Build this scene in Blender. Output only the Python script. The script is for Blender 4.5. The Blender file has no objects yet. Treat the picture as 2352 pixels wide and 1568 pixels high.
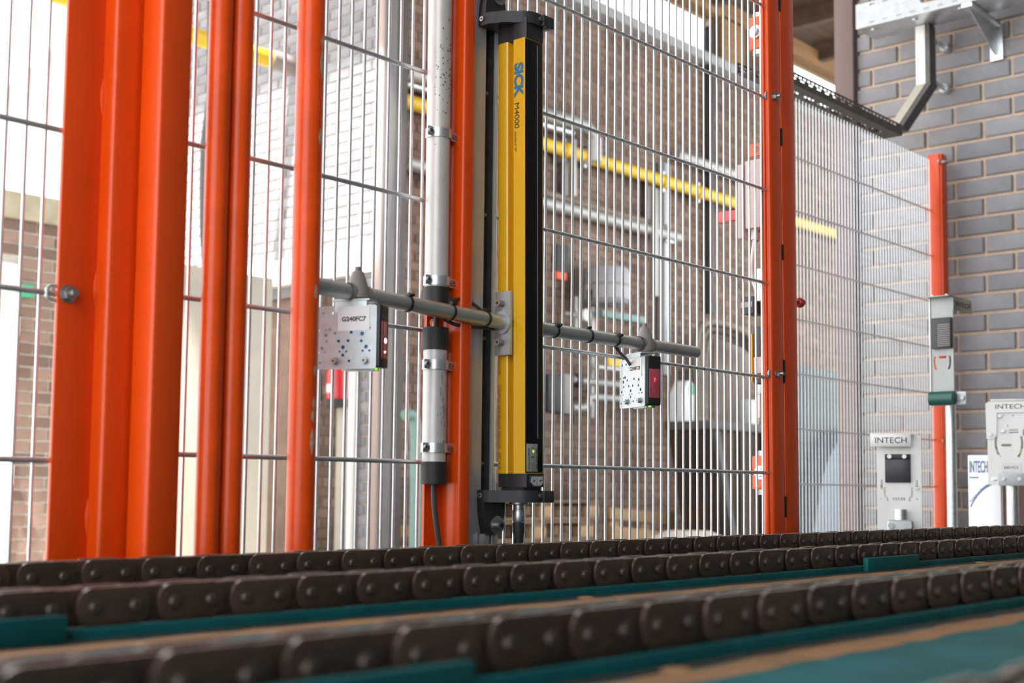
import bpy, bmesh, math, random
from mathutils import Vector, Matrix
random.seed(7)
scene = bpy.context.scene
col = scene.collection
HZ = 0.80                      # height of the camera above the hall floor

# ------------------------------------------------------------------ camera
# the fence runs along X, the conveyor chains run along X, the hall side is -Y, up is Z
RIGHT = Vector((0.661585, -0.749807, 0.009730))
DOWN = Vector((0.066559, 0.045794, -0.996731))
FWD = Vector((0.746910, 0.660070, 0.080203))
F_PX, PX, PY = 2985.0, 1186.0, 884.0
cam = bpy.data.cameras.new('camera')
cam.sensor_width = 36.0
cam.sensor_fit = 'HORIZONTAL'
cam.lens = 36.0 * F_PX / 2352.0
cam.shift_x = -(PX - 1176.0) / 2352.0
cam.shift_y = (PY - 784.0) / 2352.0
cam.clip_start, cam.clip_end = 0.02, 300
cam.dof.use_dof = True
cam.dof.focus_distance = 2.2
cam.dof.aperture_fstop = 6.6
cam_ob = bpy.data.objects.new('camera', cam)
col.objects.link(cam_ob)
mw = Matrix.Identity(4)
for i in range(3):
    mw[i][0], mw[i][1], mw[i][2] = RIGHT[i], -DOWN[i], -FWD[i]
mw[0][3], mw[1][3], mw[2][3] = 0, 0, HZ
cam_ob.matrix_world = mw
scene.camera = cam_ob

# ------------------------------------------------------------------ sky, sun, exposure
world = bpy.data.worlds.new('sky')
scene.world = world
world.use_nodes = True
bg = world.node_tree.nodes['Background']
bg.inputs[0].default_value = (0.93, 0.97, 1.0, 1)
bg.inputs[1].default_value = 3.4
sun = bpy.data.lights.new('sun', 'SUN')
sun.energy = 24.0
sun.angle = math.radians(2.0)
sun.color = (1.0, 0.96, 0.9)
sun_ob = bpy.data.objects.new('sun', sun)
col.objects.link(sun_ob)
sun_ob.rotation_euler = Vector((-0.42, -0.10, 0.9)).to_track_quat('Z', 'Y').to_euler()
sun_ob.location = (-3, 4, 9)
vs = scene.view_settings
vs.view_transform, vs.look, vs.gamma, vs.exposure = 'Standard', 'None', 1.0, 0.05
vs.use_curve_mapping = False
scene.cycles.use_denoising = True
scene.cycles.max_bounces = 7
scene.cycles.diffuse_bounces = 4
scene.cycles.adaptive_threshold = 0.035
scene.cycles.caustics_reflective = False
scene.cycles.caustics_refractive = False

# ------------------------------------------------------------------ helpers
def ray(u, v):
    return RIGHT * ((u - PX) / F_PX) + DOWN * ((v - PY) / F_PX) + FWD
def atY(u, v, y):
    r = ray(u, v); return r * (y / r.y)
def atX(u, v, x):
    r = ray(u, v); return r * (x / r.x)
def V(*a): return Vector(a)

def mat(name, c, rough=0.5, metal=0.0, noise=0.0, nscale=20.0, bump=0.0, bscale=200.0, coat=0.0,
        emit=None, estr=0.0, c2=None, rand=0.0, island=0.0, trans=0.0, spec=0.5, stretch=None):
    m = bpy.data.materials.new(name)
    m.use_nodes = True
    nt = m.node_tree
    b = nt.nodes['Principled BSDF']
    b.inputs['Base Color'].default_value = (*c, 1)
    b.inputs['Roughness'].default_value = rough
    b.inputs['Metallic'].default_value = metal
    b.inputs['Coat Weight'].default_value = coat
    b.inputs['Coat Roughness'].default_value = 0.15
    b.inputs['Specular IOR Level'].default_value = spec
    b.inputs['Transmission Weight'].default_value = trans
    if emit:
        b.inputs['Emission Color'].default_value = (*emit, 1)
        b.inputs['Emission Strength'].default_value = estr
    tc = nt.nodes.new('ShaderNodeTexCoord')
    src = tc.outputs['Object']
    if stretch:
        mp = nt.nodes.new('ShaderNodeMapping')
        mp.inputs['Scale'].default_value = stretch
        nt.links.new(src, mp.inputs[0]); src = mp.outputs[0]
    last = None
    if noise or c2:
        n = nt.nodes.new('ShaderNodeTexNoise')
        n.inputs['Scale'].default_value = nscale
        n.inputs['Detail'].default_value = 6
        n.inputs['Roughness'].default_value = 0.65
        nt.links.new(src, n.inputs['Vector'])
        ra = nt.nodes.new('ShaderNodeValToRGB')
        ra.color_ramp.elements[0].position = 0.33
        ra.color_ramp.elements[1].position = 0.67
        if c2:
            ra.color_ramp.elements[0].color = (*c, 1); ra.color_ramp.elements[1].color = (*c2, 1)
        else:
            ra.color_ramp.elements[0].color = (*[x * (1 - noise) for x in c], 1)
            ra.color_ramp.elements[1].color = (*[min(1, x * (1 + noise)) for x in c], 1)
        nt.links.new(n.outputs['Fac'], ra.inputs[0])
        last = ra.outputs[0]
    if rand or island:
        if island:
            g = nt.nodes.new('ShaderNodeNewGeometry'); ro = g.outputs['Random Per Island']
        else:
            g = nt.nodes.new('ShaderNodeObjectInfo'); ro = g.outputs['Random']
        a = rand or island
        mr = nt.nodes.new('ShaderNodeMapRange')
        mr.inputs[3].default_value = 1 - a; mr.inputs[4].default_value = 1 + a
        nt.links.new(ro, mr.inputs[0])
        mx = nt.nodes.new('ShaderNodeVectorMath'); mx.operation = 'SCALE'
        if last: nt.links.new(last, mx.inputs[0])
        else: mx.inputs[0].default_value = c
        nt.links.new(mr.outputs[0], mx.inputs['Scale'])
        last = mx.outputs[0]
    if last: nt.links.new(last, b.inputs['Base Color'])
    if bump:
        n2 = nt.nodes.new('ShaderNodeTexNoise')
        n2.inputs['Scale'].default_value = bscale
        n2.inputs['Detail'].default_value = 4
        nt.links.new(src, n2.inputs['Vector'])
        bp = nt.nodes.new('ShaderNodeBump')
        bp.inputs['Strength'].default_value = bump
        bp.inputs['Distance'].default_value = 0.002
        nt.links.new(n2.outputs['Fac'], bp.inputs['Height'])
        nt.links.new(bp.outputs[0], b.inputs['Normal'])
    return m

class MB:
    """collects shapes into one mesh; m is the frame the next shapes are added in"""
    def __init__(s): s.v, s.f, s.m = [], [], Matrix.Identity(4)
    def add(s, vs, fs):
        o = len(s.v)
        s.v += [s.m @ Vector(p) for p in vs]
        s.f += [[i + o for i in f] for f in fs]
        return s
    def box(s, x0, x1, y0, y1, z0, z1, bev=0.0, seg=2):
        vs = [(x, y, z) for x in (x0, x1) for y in (y0, y1) for z in (z0, z1)]
        fs = [(0, 1, 3, 2), (4, 6, 7, 5), (0, 4, 5, 1), (2, 3, 7, 6), (0, 2, 6, 4), (1, 5, 7, 3)]
        if not bev: return s.add(vs, fs)
        bm = bmesh.new()
        bv = [bm.verts.new(p) for p in vs]
        for f in fs: bm.faces.new([bv[i] for i in f])
        bmesh.ops.bevel(bm, geom=bm.edges[:], offset=bev, segments=seg, profile=0.5, affect='EDGES')
        bm.verts.index_update()
        s.add([p.co.copy() for p in bm.verts], [[q.index for q in f.verts] for f in bm.faces])
        bm.free(); return s
    def cyl(s, a, b, r, seg=16, r2=None, cap=True):
        a, b = Vector(a), Vector(b); r2 = r if r2 is None else r2
        d = (b - a).normalized()
        x = d.orthogonal().normalized(); y = d.cross(x)
        vs, fs = [], []
        for i in range(seg):
            t = 2 * math.pi * i / seg; w = x * math.cos(t) + y * math.sin(t)
            vs += [a + w * r, b + w * r2]
        for i in range(seg):
            j = (i + 1) % seg; fs.append((2 * i, 2 * j, 2 * j + 1, 2 * i + 1))
        if cap:
            fs.append([2 * i for i in range(seg)][::-1]); fs.append([2 * i + 1 for i in range(seg)])
        return s.add(vs, fs)
    def tube(s, pts, r, seg=10, cap=True):
        pts = [Vector(p) for p in pts]
        rs = r if isinstance(r, (list, tuple)) else [r] * len(pts)
        d0 = (pts[1] - pts[0]).normalized(); x = d0.orthogonal().normalized()
        vs, fs = [], []
        for i, p in enumerate(pts):
            d = (pts[min(i + 1, len(pts) - 1)] - pts[max(i - 1, 0)]).normalized()
            x = (x - d * x.dot(d)).normalized(); y = d.cross(x)
            for k in range(seg):
                t = 2 * math.pi * k / seg
                vs.append(p + (x * math.cos(t) + y * math.sin(t)) * rs[i])
        n = len(pts)
        for i in range(n - 1):
            for k in range(seg):
                l = (k + 1) % seg
                fs.append((i * seg + k, i * seg + l, (i + 1) * seg + l, (i + 1) * seg + k))
        if cap:
            fs.append(list(range(seg))[::-1]); fs.append([(n - 1) * seg + k for k in range(seg)])
        return s.add(vs, fs)
    def lathe(s, prof, seg=20):
        """profile [(r, z)] about the z axis of the current frame"""
        vs, fs = [], []
        for r, z in prof:
            for k in range(seg):
                t = 2 * math.pi * k / seg; vs.append((r * math.cos(t), r * math.sin(t), z))
        for i in range(len(prof) - 1):
            for k in range(seg):
                l = (k + 1) % seg
                fs.append((i * seg + k, i * seg + l, (i + 1) * seg + l, (i + 1) * seg + k))
        fs.append(list(range(seg))[::-1]); fs.append([(len(prof) - 1) * seg + k for k in range(seg)])
        return s.add(vs, fs)
    def prism(s, poly, h0, h1, frame=None):
        """polygon [(a, b)] swept from h0 to h1 along the frame's z"""
        n = len(poly)
        vs = [(a, b, h0) for a, b in poly] + [(a, b, h1) for a, b in poly]
        fs = [(i, (i + 1) % n, n + (i + 1) % n, n + i) for i in range(n)] + [list(range(n))[::-1], [n + i for i in range(n)]]
        if frame is not None:
            vs = [frame @ Vector(p) for p in vs]
        return s.add(vs, fs)
    def build(s, name, material, parent=None, flat=False, **props):
        me = bpy.data.meshes.new(name)
        inv = Matrix.Identity(4)
        if parent is not None: inv = REL[parent.name].inverted()
        me.from_pydata([inv @ p for p in s.v], [], s.f)
        bm = bmesh.new(); bm.from_mesh(me)
        bmesh.ops.recalc_face_normals(bm, faces=bm.faces[:])
        for f in bm.faces: f.smooth = not flat
        bm.to_mesh(me); bm.free()
        if not flat: me.set_sharp_from_angle(angle=math.radians(35))
        me.materials.append(MATS[material] if isinstance(material, str) else material)
        o = bpy.data.objects.new(name, me)
        col.objects.link(o)
        if parent is None:
            c = sum((p for p in s.v), Vector()) / len(s.v)
            base = Vector((c.x, c.y, min(p.z for p in s.v)))
            me.transform(Matrix.Translation(-base))
            o.location = base + Vector((0, 0, HZ))
            REL[o.name] = Matrix.Translation(base)
        else:
            o.parent = parent
            REL[o.name] = REL[parent.name].copy()
        for k, val in props.items(): o[k] = val
        return o
REL, MATS = {}, {}
def frame(o, x, y, z=None):
    x = Vector(x).normalized(); y = Vector(y).normalized()
    z = x.cross(y) if z is None else Vector(z)
    return Matrix(((x.x, y.x, z.x, o[0]), (x.y, y.y, z.y, o[1]), (x.z, y.z, z.z, o[2]), (0, 0, 0, 1)))
def thing(name, label, cat, loc, group=None, rot=None, kind=None):
    o = bpy.data.objects.new(name, None)
    o.empty_display_size = 0.05
    col.objects.link(o)
    R = Matrix.Translation(Vector(loc))
    REL[o.name] = R
    o.location = Vector(loc) + Vector((0, 0, HZ))
    if rot: o.rotation_euler = rot
    if label: o['label'] = label
    if cat: o['category'] = cat
    if group: o['group'] = group
    if kind: o['kind'] = kind
    return o
def tag(o, label, cat, group=None, kind=None):
    o['label'] = label
    if cat: o['category'] = cat
    if group: o['group'] = group
    if kind: o['kind'] = kind
    return o
def inst(src, parent, offset=(0, 0, 0), rz=0.0, name=None):
    """copy of a part: shared mesh, new parent, shifted"""
    o = bpy.data.objects.new(name or src.name.split('.')[0], src.data)
    col.objects.link(o)
    o.parent = parent
    o.location = Vector(offset)
    o.rotation_euler = (0, 0, rz)
    return o
def structure(o, label=None):
    o['kind'] = 'structure'
    if label: o['label'] = label
    return o

def curve_mesh(curve):
    o = bpy.data.objects.new('tmp_curve', curve)
    col.objects.link(o)
    bpy.context.view_layer.update()
    dg = bpy.context.evaluated_depsgraph_get()
    me = bpy.data.meshes.new_from_object(o.evaluated_get(dg))
    vs = [p.co.copy() for p in me.vertices]; fs = [list(f.vertices) for f in me.polygons]
    bpy.data.objects.remove(o); bpy.data.curves.remove(curve); bpy.data.meshes.remove(me)
    return vs, fs
def sheet(outline, holes, t):
    """flat sheet with real holes, in its own xy plane, thickness t centred on z=0"""
    cu = bpy.data.curves.new('tmp', 'CURVE'); cu.dimensions = '2D'; cu.fill_mode = 'BOTH'; cu.extrude = t / 2
    for pl in [outline] + holes:
        sp = cu.splines.new('POLY'); sp.points.add(len(pl) - 1)
        for i, (a, b) in enumerate(pl): sp.points[i].co = (a, b, 0, 1)
        sp.use_cyclic_u = True
    return curve_mesh(cu)
def circ(x, y, r, n=12): return [(x + r * math.cos(2 * math.pi * k / n), y + r * math.sin(2 * math.pi * k / n)) for k in range(n)]
def rrect(x0, x1, y0, y1, r, n=4):
    p = []
    for cx, cy, a0 in ((x1 - r, y1 - r, 0), (x0 + r, y1 - r, 90), (x0 + r, y0 + r, 180), (x1 - r, y0 + r, 270)):
        for k in range(n + 1):
            a = math.radians(a0 + 90 * k / n); p.append((cx + r * math.cos(a), cy + r * math.sin(a)))
    return p
def slot(x0, y0, x1, y1, r, n=5):
    d = Vector((x1 - x0, y1 - y0)); a = math.atan2(d.y, d.x); p = []
    for cx, cy, b in ((x1, y1, a - math.pi / 2), (x0, y0, a + math.pi / 2)):
        for k in range(n + 1):
            t = b + math.pi * k / n; p.append((cx + r * math.cos(t), cy + r * math.sin(t)))
    return p
def arcslot(cx, cy, R, a0, a1, w, n=8):
    o = [(cx + (R + w) * math.cos(math.radians(a0 + (a1 - a0) * k / n)), cy + (R + w) * math.sin(math.radians(a0 + (a1 - a0) * k / n))) for k in range(n + 1)]
    i = [(cx + (R - w) * math.cos(math.radians(a0 + (a1 - a0) * k / n)), cy + (R - w) * math.sin(math.radians(a0 + (a1 - a0) * k / n))) for k in range(n + 1)]
    return o + i[::-1]
def text(body, size, fr, width=None, bold=0.0, t=0.0002, align='CENTER'):
    """lettering as thin geometry; fr maps x (reading direction), y (letter up)"""
    cu = bpy.data.curves.new('tmp', 'FONT'); cu.body = body; cu.size = size; cu.offset = bold
    cu.extrude = t; cu.align_x = align; cu.align_y = 'CENTER'
    vs, fs = curve_mesh(cu)
    if width:
        w = max(p.x for p in vs) - min(p.x for p in vs); k = width / w
        for p in vs: p.x *= k
    b = MB(); b.m = fr; b.add(vs, fs); return b
def arc(c, r, a0, a1, ax, ay, n=8):
    return [Vector(c) + Vector(ax) * (r * math.cos(math.radians(a0 + (a1 - a0) * k / n))) + Vector(ay) * (r * math.sin(math.radians(a0 + (a1 - a0) * k / n))) for k in range(n + 1)]
def hexhead(b, p, d, r, h, n=6):
    b.cyl(p, Vector(p) + Vector(d) * h, r, seg=n)

# ------------------------------------------------------------------ materials
for n, kw in dict(
    orange=dict(c=(0.73, 0.068, 0.003), rough=0.27, coat=0.15, spec=0.4, noise=0.06, nscale=9, bump=0.08, bscale=350),
    orange_worn=dict(c=(0.76, 0.075, 0.004), rough=0.30, coat=0.12, spec=0.35, noise=0.12, nscale=14, bump=0.08, bscale=350),
    chip=dict(c=(0.50, 0.40, 0.30), rough=0.6, noise=0.3, nscale=200),
    galv=dict(c=(0.62, 0.65, 0.67), rough=0.34, metal=0.85, noise=0.12, nscale=60),
    channel=dict(c=(0.50, 0.53, 0.56), rough=0.42, metal=0.35, noise=0.10, nscale=50, stretch=(1, 1, 0.2)),
    wire=dict(c=(0.66, 0.69, 0.72), rough=0.30, metal=0.75, noise=0.1, nscale=80),
    steel=dict(c=(0.42, 0.43, 0.44), rough=0.35, metal=0.9, noise=0.1, nscale=60),
    plate=dict(c=(0.46, 0.51, 0.53), rough=0.42, metal=0.55, noise=0.08, nscale=70),
    bar=dict(c=(0.50, 0.53, 0.53), rough=0.38, metal=0.75, noise=0.08, nscale=40),
    zinc=dict(c=(0.44, 0.46, 0.47), rough=0.5, metal=0.35, noise=0.1, nscale=25),
    conduit=dict(c=(0.64, 0.62, 0.60), rough=0.42, metal=0.3, noise=0.10, nscale=30, stretch=(1, 1, 0.25)),
    mark=dict(c=(0.10, 0.09, 0.085), rough=0.7),
    rubber=dict(c=(0.018, 0.018, 0.019), rough=0.55, noise=0.15, nscale=60),
    black=dict(c=(0.012, 0.012, 0.014), rough=0.42),
    castblack=dict(c=(0.022, 0.022, 0.025), rough=0.5, bump=0.15, bscale=900),
    glassblack=dict(c=(0.006, 0.006, 0.007), rough=0.10, spec=0.35),
    yellow=dict(c=(0.78, 0.44, 0.006), rough=0.27, coat=0.3, noise=0.03, nscale=12),
    yellow_pipe=dict(c=(0.72, 0.46, 0.02), rough=0.45, noise=0.1, nscale=6),
    blue_print=dict(c=(0.03, 0.17, 0.30), rough=0.5),
    dark_print=dict(c=(0.03, 0.022, 0.015), rough=0.6),
    brown_print=dict(c=(0.22, 0.12, 0.02), rough=0.6),
    label=dict(c=(0.72, 0.70, 0.72), rough=0.55),
    label_grey=dict(c=(0.35, 0.35, 0.34), rough=0.5),
    key_grey=dict(c=(0.48, 0.50, 0.50), rough=0.5),
    key_dark=dict(c=(0.06, 0.08, 0.09), rough=0.5),
    sensor_blue=dict(c=(0.012, 0.16, 0.46), rough=0.45),
    red_window=dict(c=(0.40, 0.06, 0.09), rough=0.15, coat=0.5, noise=0.15, nscale=90),
    red_light=dict(c=(0.9, 0.05, 0.05), emit=(1.0, 0.05, 0.06), estr=2.5),
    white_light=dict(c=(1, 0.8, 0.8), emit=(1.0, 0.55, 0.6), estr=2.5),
    led=dict(c=(0.2, 1.0, 0.05), emit=(0.25, 1.0, 0.03), estr=1.6),
    lamp_red=dict(c=(0.35, 0.03, 0.02), rough=0.2, coat=0.5),
    cable=dict(c=(0.045, 0.040, 0.036), rough=0.55),
    tie=dict(c=(0.012, 0.012, 0.012), rough=0.45),
    clampgrey=dict(c=(0.26, 0.23, 0.21), rough=0.5, bump=0.1, bscale=700),
    chain=dict(c=(0.068, 0.043, 0.033), c2=(0.115, 0.070, 0.049), nscale=45, rough=0.42, metal=0.45, bump=0.30, bscale=260, rand=0.22),
    worn_highlight=dict(c=(0.50, 0.46, 0.43), rough=0.42, metal=0.9, noise=0.5, nscale=60),
    pin=dict(c=(0.085, 0.063, 0.050), rough=0.42, metal=0.5, noise=0.25, nscale=120),
    teal=dict(c=(0.002, 0.088, 0.095), rough=0.6, spec=0.25, noise=0.22, nscale=14, bump=0.1, bscale=120),
    dust=dict(c=(0.30, 0.155, 0.065), c2=(0.20, 0.11, 0.055), nscale=18, rough=0.95, bump=0.5, bscale=90),
    black_bead=dict(c=(0.010, 0.009, 0.008), rough=0.7, bump=0.6, bscale=60),
    brick_grey=dict(c=(0.235, 0.234, 0.254), noise=0.16, nscale=7, rough=0.85, rand=0.14, bump=0.4, bscale=120),
    mortar_tan=dict(c=(0.54, 0.41, 0.32), noise=0.12, nscale=40, rough=0.95, bump=0.5, bscale=150),
    brick_brown=dict(c=(0.165, 0.105, 0.077), c2=(0.22, 0.15, 0.113), nscale=3, rough=0.9, island=0.25),
    mortar_brown=dict(c=(0.20, 0.137, 0.104), noise=0.2, nscale=5, rough=0.95),
    brick_yard=dict(c=(0.19, 0.125, 0.10), c2=(0.26, 0.18, 0.145), nscale=6, rough=0.9, rand=0.35),
    mortar_white=dict(c=(0.55, 0.51, 0.45), noise=0.12, nscale=12, rough=0.95),
    concrete=dict(c=(0.34, 0.31, 0.27), noise=0.2, nscale=2.5, rough=0.95),
    coping=dict(c=(0.42, 0.38, 0.28), noise=0.2, nscale=5, rough=0.95),
    mauve=dict(c=(0.155, 0.105, 0.098), rough=0.6, noise=0.05, nscale=5),
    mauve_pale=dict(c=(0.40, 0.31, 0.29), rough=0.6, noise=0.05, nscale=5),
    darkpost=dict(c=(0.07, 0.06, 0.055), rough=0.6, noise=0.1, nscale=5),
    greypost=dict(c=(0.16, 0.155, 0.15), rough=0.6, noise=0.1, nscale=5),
    timber=dict(c=(0.36, 0.20, 0.085), c2=(0.26, 0.14, 0.06), nscale=4, rough=0.8, stretch=(0.3, 4, 4)),
    timber_dark=dict(c=(0.10, 0.066, 0.042), c2=(0.15, 0.10, 0.062), nscale=3, rough=0.85, rand=0.2, stretch=(0.4, 3, 3)),
    pallet=dict(c=(0.20, 0.125, 0.07), c2=(0.13, 0.08, 0.045), nscale=6, rough=0.9, rand=0.25),
    newwood=dict(c=(0.36, 0.23, 0.13), noise=0.15, nscale=8, rough=0.85, rand=0.12),
    white_paint=dict(c=(0.80, 0.80, 0.78), rough=0.5, noise=0.03, nscale=6),
    cream=dict(c=(0.42, 0.385, 0.32), rough=0.55, noise=0.08, nscale=4),
    rust_spot=dict(c=(0.20, 0.10, 0.055), rough=0.9, noise=0.3, nscale=40),
    rust=dict(c=(0.026, 0.014, 0.007), c2=(0.055, 0.026, 0.009), nscale=3, rough=0.8, bump=0.2, bscale=40),
    redpaint=dict(c=(0.50, 0.015, 0.02), rough=0.3, coat=0.4),
    pinkgrey=dict(c=(0.42, 0.32, 0.305), rough=0.5),
    silverpipe=dict(c=(0.38, 0.37, 0.355), rough=0.45, metal=0.4, noise=0.06, nscale=8),
    darkbox=dict(c=(0.03, 0.028, 0.028), rough=0.6),
    tank=dict(c=(0.34, 0.34, 0.37), rough=0.45, noise=0.05, nscale=5),
    hose=dict(c=(0.20, 0.155, 0.12), rough=0.7, noise=0.2, nscale=9),
    green_sign=dict(c=(0.05, 0.38, 0.20), rough=0.5),
    green_pipe=dict(c=(0.16, 0.27, 0.25), rough=0.5, noise=0.1, nscale=9),
    white_plastic=dict(c=(0.55, 0.56, 0.56), rough=0.45),
    rubble=dict(c=(0.50, 0.42, 0.36), rough=0.95, noise=0.2, nscale=12),
    bluegrey=dict(c=(0.11, 0.16, 0.21), rough=0.6, noise=0.1, nscale=4),
    tealdark=dict(c=(0.035, 0.065, 0.075), rough=0.6),
    stainless=dict(c=(0.66, 0.65, 0.62), rough=0.40, metal=0.25, noise=0.05, nscale=14, stretch=(1, 1, 0.1)),
    stainless_dull=dict(c=(0.26, 0.275, 0.265), rough=0.42, metal=0.3, noise=0.06, nscale=14),
    reflector=dict(c=(0.035, 0.035, 0.038), rough=0.35, noise=0.5, nscale=900),
    sign_white=dict(c=(0.80, 0.81, 0.83), rough=0.4),
    sign_blue=dict(c=(0.07, 0.13, 0.30), rough=0.5),
    green_rubber=dict(c=(0.01, 0.075, 0.06), rough=0.4),
    traydark=dict(c=(0.10, 0.095, 0.09), rough=0.55, metal=0.5, noise=0.2, nscale=30),
    amber=dict(c=(0.75, 0.30, 0.01), rough=0.4),
    floor=dict(c=(0.17, 0.155, 0.14), rough=0.85, noise=0.25, nscale=1.2),
    yard=dict(c=(0.42, 0.38, 0.33), rough=0.95, noise=0.2, nscale=0.8),
    hallwall=dict(c=(0.13, 0.125, 0.12), rough=0.9, noise=0.1, nscale=1),
    hallroof=dict(c=(0.16, 0.13, 0.10), rough=0.9, noise=0.2, nscale=2),
    glass=dict(c=(0.9, 0.95, 0.95), rough=0.02, trans=1.0),
).items():
    MATS[n] = mat(n, **kw)

# ================================================================== SETTING
def slab(name, m, x0, x1, y0, y1, z0, z1, label=None, bev=0.0):
    return structure(MB().box(x0, x1, y0, y1, z0, z1, bev).build(name, m), label)
slab('floor', 'floor', -8, 17, -6, 2.9, -HZ - 0.2, -HZ, 'grey concrete hall floor under the chain conveyor')
slab('floor_yard', 'yard', -8, 17, 2.9, 12, -HZ - 0.2, -HZ - 0.005, 'pale concrete yard floor behind the mesh fence')
# hall shell around the conveyor, out of the picture but shading it
slab('wall_hall', 'hallwall', -2.4, 6, -2.7, -2.5, -HZ, 4.7, 'plain wall on the hall side of the conveyor')
slab('ceiling_hall', 'hallroof', -2.4, 5.2, -2.7, 2.5, 4.7, 4.9, 'dark roof over the conveyor hall')
slab('wall_end', 'hallwall', 5.25, 5.45, -2.5, 0.5, -HZ, 4.7, 'plain end wall of the hall')

def bricks(wall, o, s, n, s0, s1, z0, z1, ps, pz, anchor, m, joint=0.010, proud=0.012, holes=(), joined=False, tiny=0.0015):
    """running-bond bricks on a wall plane: o point on plane, s unit vector along it, n outward normal"""
    cache, all_b = {}, MB()
    k0 = math.floor((z0 - anchor[1]) / pz) - 1
    k = k0
    while anchor[1] + k * pz < z1:
        zb, zt = anchor[1] + k * pz + joint / 2, anchor[1] + (k + 1) * pz - joint / 2
        zb, zt = max(zb, z0), min(zt, z1)
        off = anchor[0] + (ps / 2 if k % 2 else 0)
        j = math.floor((s0 - off) / ps) - 1
        while off + j * ps < s1:
            a, b = max(off + j * ps + joint / 2, s0), min(off + (j + 1) * ps - joint / 2, s1)
            segs = [(a, b)]
            for (ha, hb, hz0, hz1) in holes:
                if zt > hz0 + 0.005 and zb < hz1 - 0.005:
                    out = []
                    for (p, q) in segs:
                        if q <= ha or p >= hb: out.append((p, q))
                        else:
                            if p < ha: out.append((p, ha))
                            if q > hb: out.append((hb, q))
                    segs = out
            for (p, q) in segs:
                w, h = q - p, zt - zb
                if w < 0.02 or h < 0.02: continue
                jit = random.uniform(-tiny, tiny)
                fr = frame(Vector(o) + s * p + Vector((0, 0, zb)) + n * jit, s, n, Vector((0, 0, 1)))
                c = 0.004
                vs = [(0, 0, 0), (w, 0, 0), (w, 0, h), (0, 0, h), (0, proud - c, 0), (w, proud - c, 0), (w, proud - c, h), (0, proud - c, h),
                      (c, proud, c), (w - c, proud, c), (w - c, proud, h - c), (c, proud, h - c)]
                fs = [(0, 1, 5, 4), (1, 2, 6, 5), (2, 3, 7, 6), (3, 0, 4, 7), (4, 5, 9, 8), (5, 6, 10, 9), (6, 7, 11, 10), (7, 4, 8, 11), (8, 9, 10, 11)]
                if joined:
                    all_b.m = fr; all_b.add(vs, fs); all_b.m = Matrix.Identity(4)
                else:
                    key = (round(w, 3), round(h, 3))
                    if key not in cache:
                        b = MB(); b.m = REL[wall.name] @ frame((0, 0, 0), s, n, Vector((0, 0, 1))); b.add(vs, fs)
                        ob = b.build('brick', m, wall, flat=True)
                        cache[key] = ob
                    else:
                        ob = inst(cache[key], wall, name='brick')
                    ob.location = fr.translation - REL[wall.name].translation
            j += 1
        k += 1
    if joined:
        return all_b.build('bricks', m, wall, flat=True, kind='stuff')

ZV = Vector((0, 0, 1))
# grey brick wall on the right, faces -X
WX = 4.9
w = slab('wall_right', 'mortar_tan', WX, WX + 0.2, 0.5, 2.446, -HZ, 3.6, 'grey brick wall with tan mortar beside the cable tray')
pa = atX(2192, 180, WX); pl = atX(2192, 203, WX)
bricks(w, (WX, 0, 0), V(0, 1, 0), V(-1, 0, 0), 1.50, 2.446, -0.75, 2.2, 0.2285, 0.0752, (pa.y, pl.z), 'brick_grey', joint=0.013)
slab('trim_1', 'mauve', 4.86, 5.0, 2.449, 2.535, -HZ, 3.6, 'mauve painted steel column at the corner of the grey brick wall', 0.004)

slab('trim_14', 'darkpost', 4.888, 4.9, 2.440, 2.4485, -HZ, 3.6, 'thin dark joint strip at the corner of the grey brick wall')
# sunlit grey brick wall across the yard, faces -X
LX = 5.8
w = slab('wall_left', 'mortar_tan', LX, LX + 0.25, 7.78, 9.2, -HZ, 4.2, 'sunlit grey brick wall across the yard with a doorway')
MBB = MB().box(LX, LX + 0.25, 6.39, 7.78, 1.62, 4.2); MBB.box(LX, LX + 0.25, 6.39, 6.60, -HZ, 1.62)
MBB.build('wall_section', 'mortar_tan', w)
bricks(w, (LX, 0, 0), V(0, 1, 0), V(-1, 0, 0), 6.39, 8.75, -0.5, 4.1, 0.225, 0.075, (6.45, 1.62), 'brick_grey',
       holes=[(6.60, 7.78, -HZ, 1.625), (7.78, 9.0, -2, 1.5)])
bricks(w, (0, 7.78, 0), V(1, 0, 0), V(0, -1, 0), LX + 0.16, LX + 0.25, -0.6, 1.36, 0.225, 0.075, (LX, 0.0), 'brick_yard')
slab('trim_2', 'white_paint', LX - 0.03, LX + 0.2, 6.40, 7.80, 1.44, 1.62, 'white painted lintel above the doorway in the sunlit wall')
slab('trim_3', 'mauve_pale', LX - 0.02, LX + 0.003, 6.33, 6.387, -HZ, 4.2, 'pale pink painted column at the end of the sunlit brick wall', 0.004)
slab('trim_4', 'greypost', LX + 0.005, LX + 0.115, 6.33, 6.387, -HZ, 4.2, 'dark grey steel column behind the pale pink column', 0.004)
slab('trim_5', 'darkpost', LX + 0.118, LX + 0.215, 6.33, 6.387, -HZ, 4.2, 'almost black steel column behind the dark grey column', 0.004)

# brown brick wall behind the yard, faces -Y
BY = 7.4
w = slab('wall_back', 'mortar_brown', 5.9, 17, BY, BY + 0.25, -HZ, 4.46, 'brown brick wall carrying the yellow gas pipe')
bricks(w, (0, BY, 0), V(1, 0, 0), V(0, -1, 0), 5.9, 15.6, -HZ, 4.44, 0.225, 0.075, (6.0, 0.0), 'brick_brown', joined=True, proud=0.010, tiny=0.004)
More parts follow.
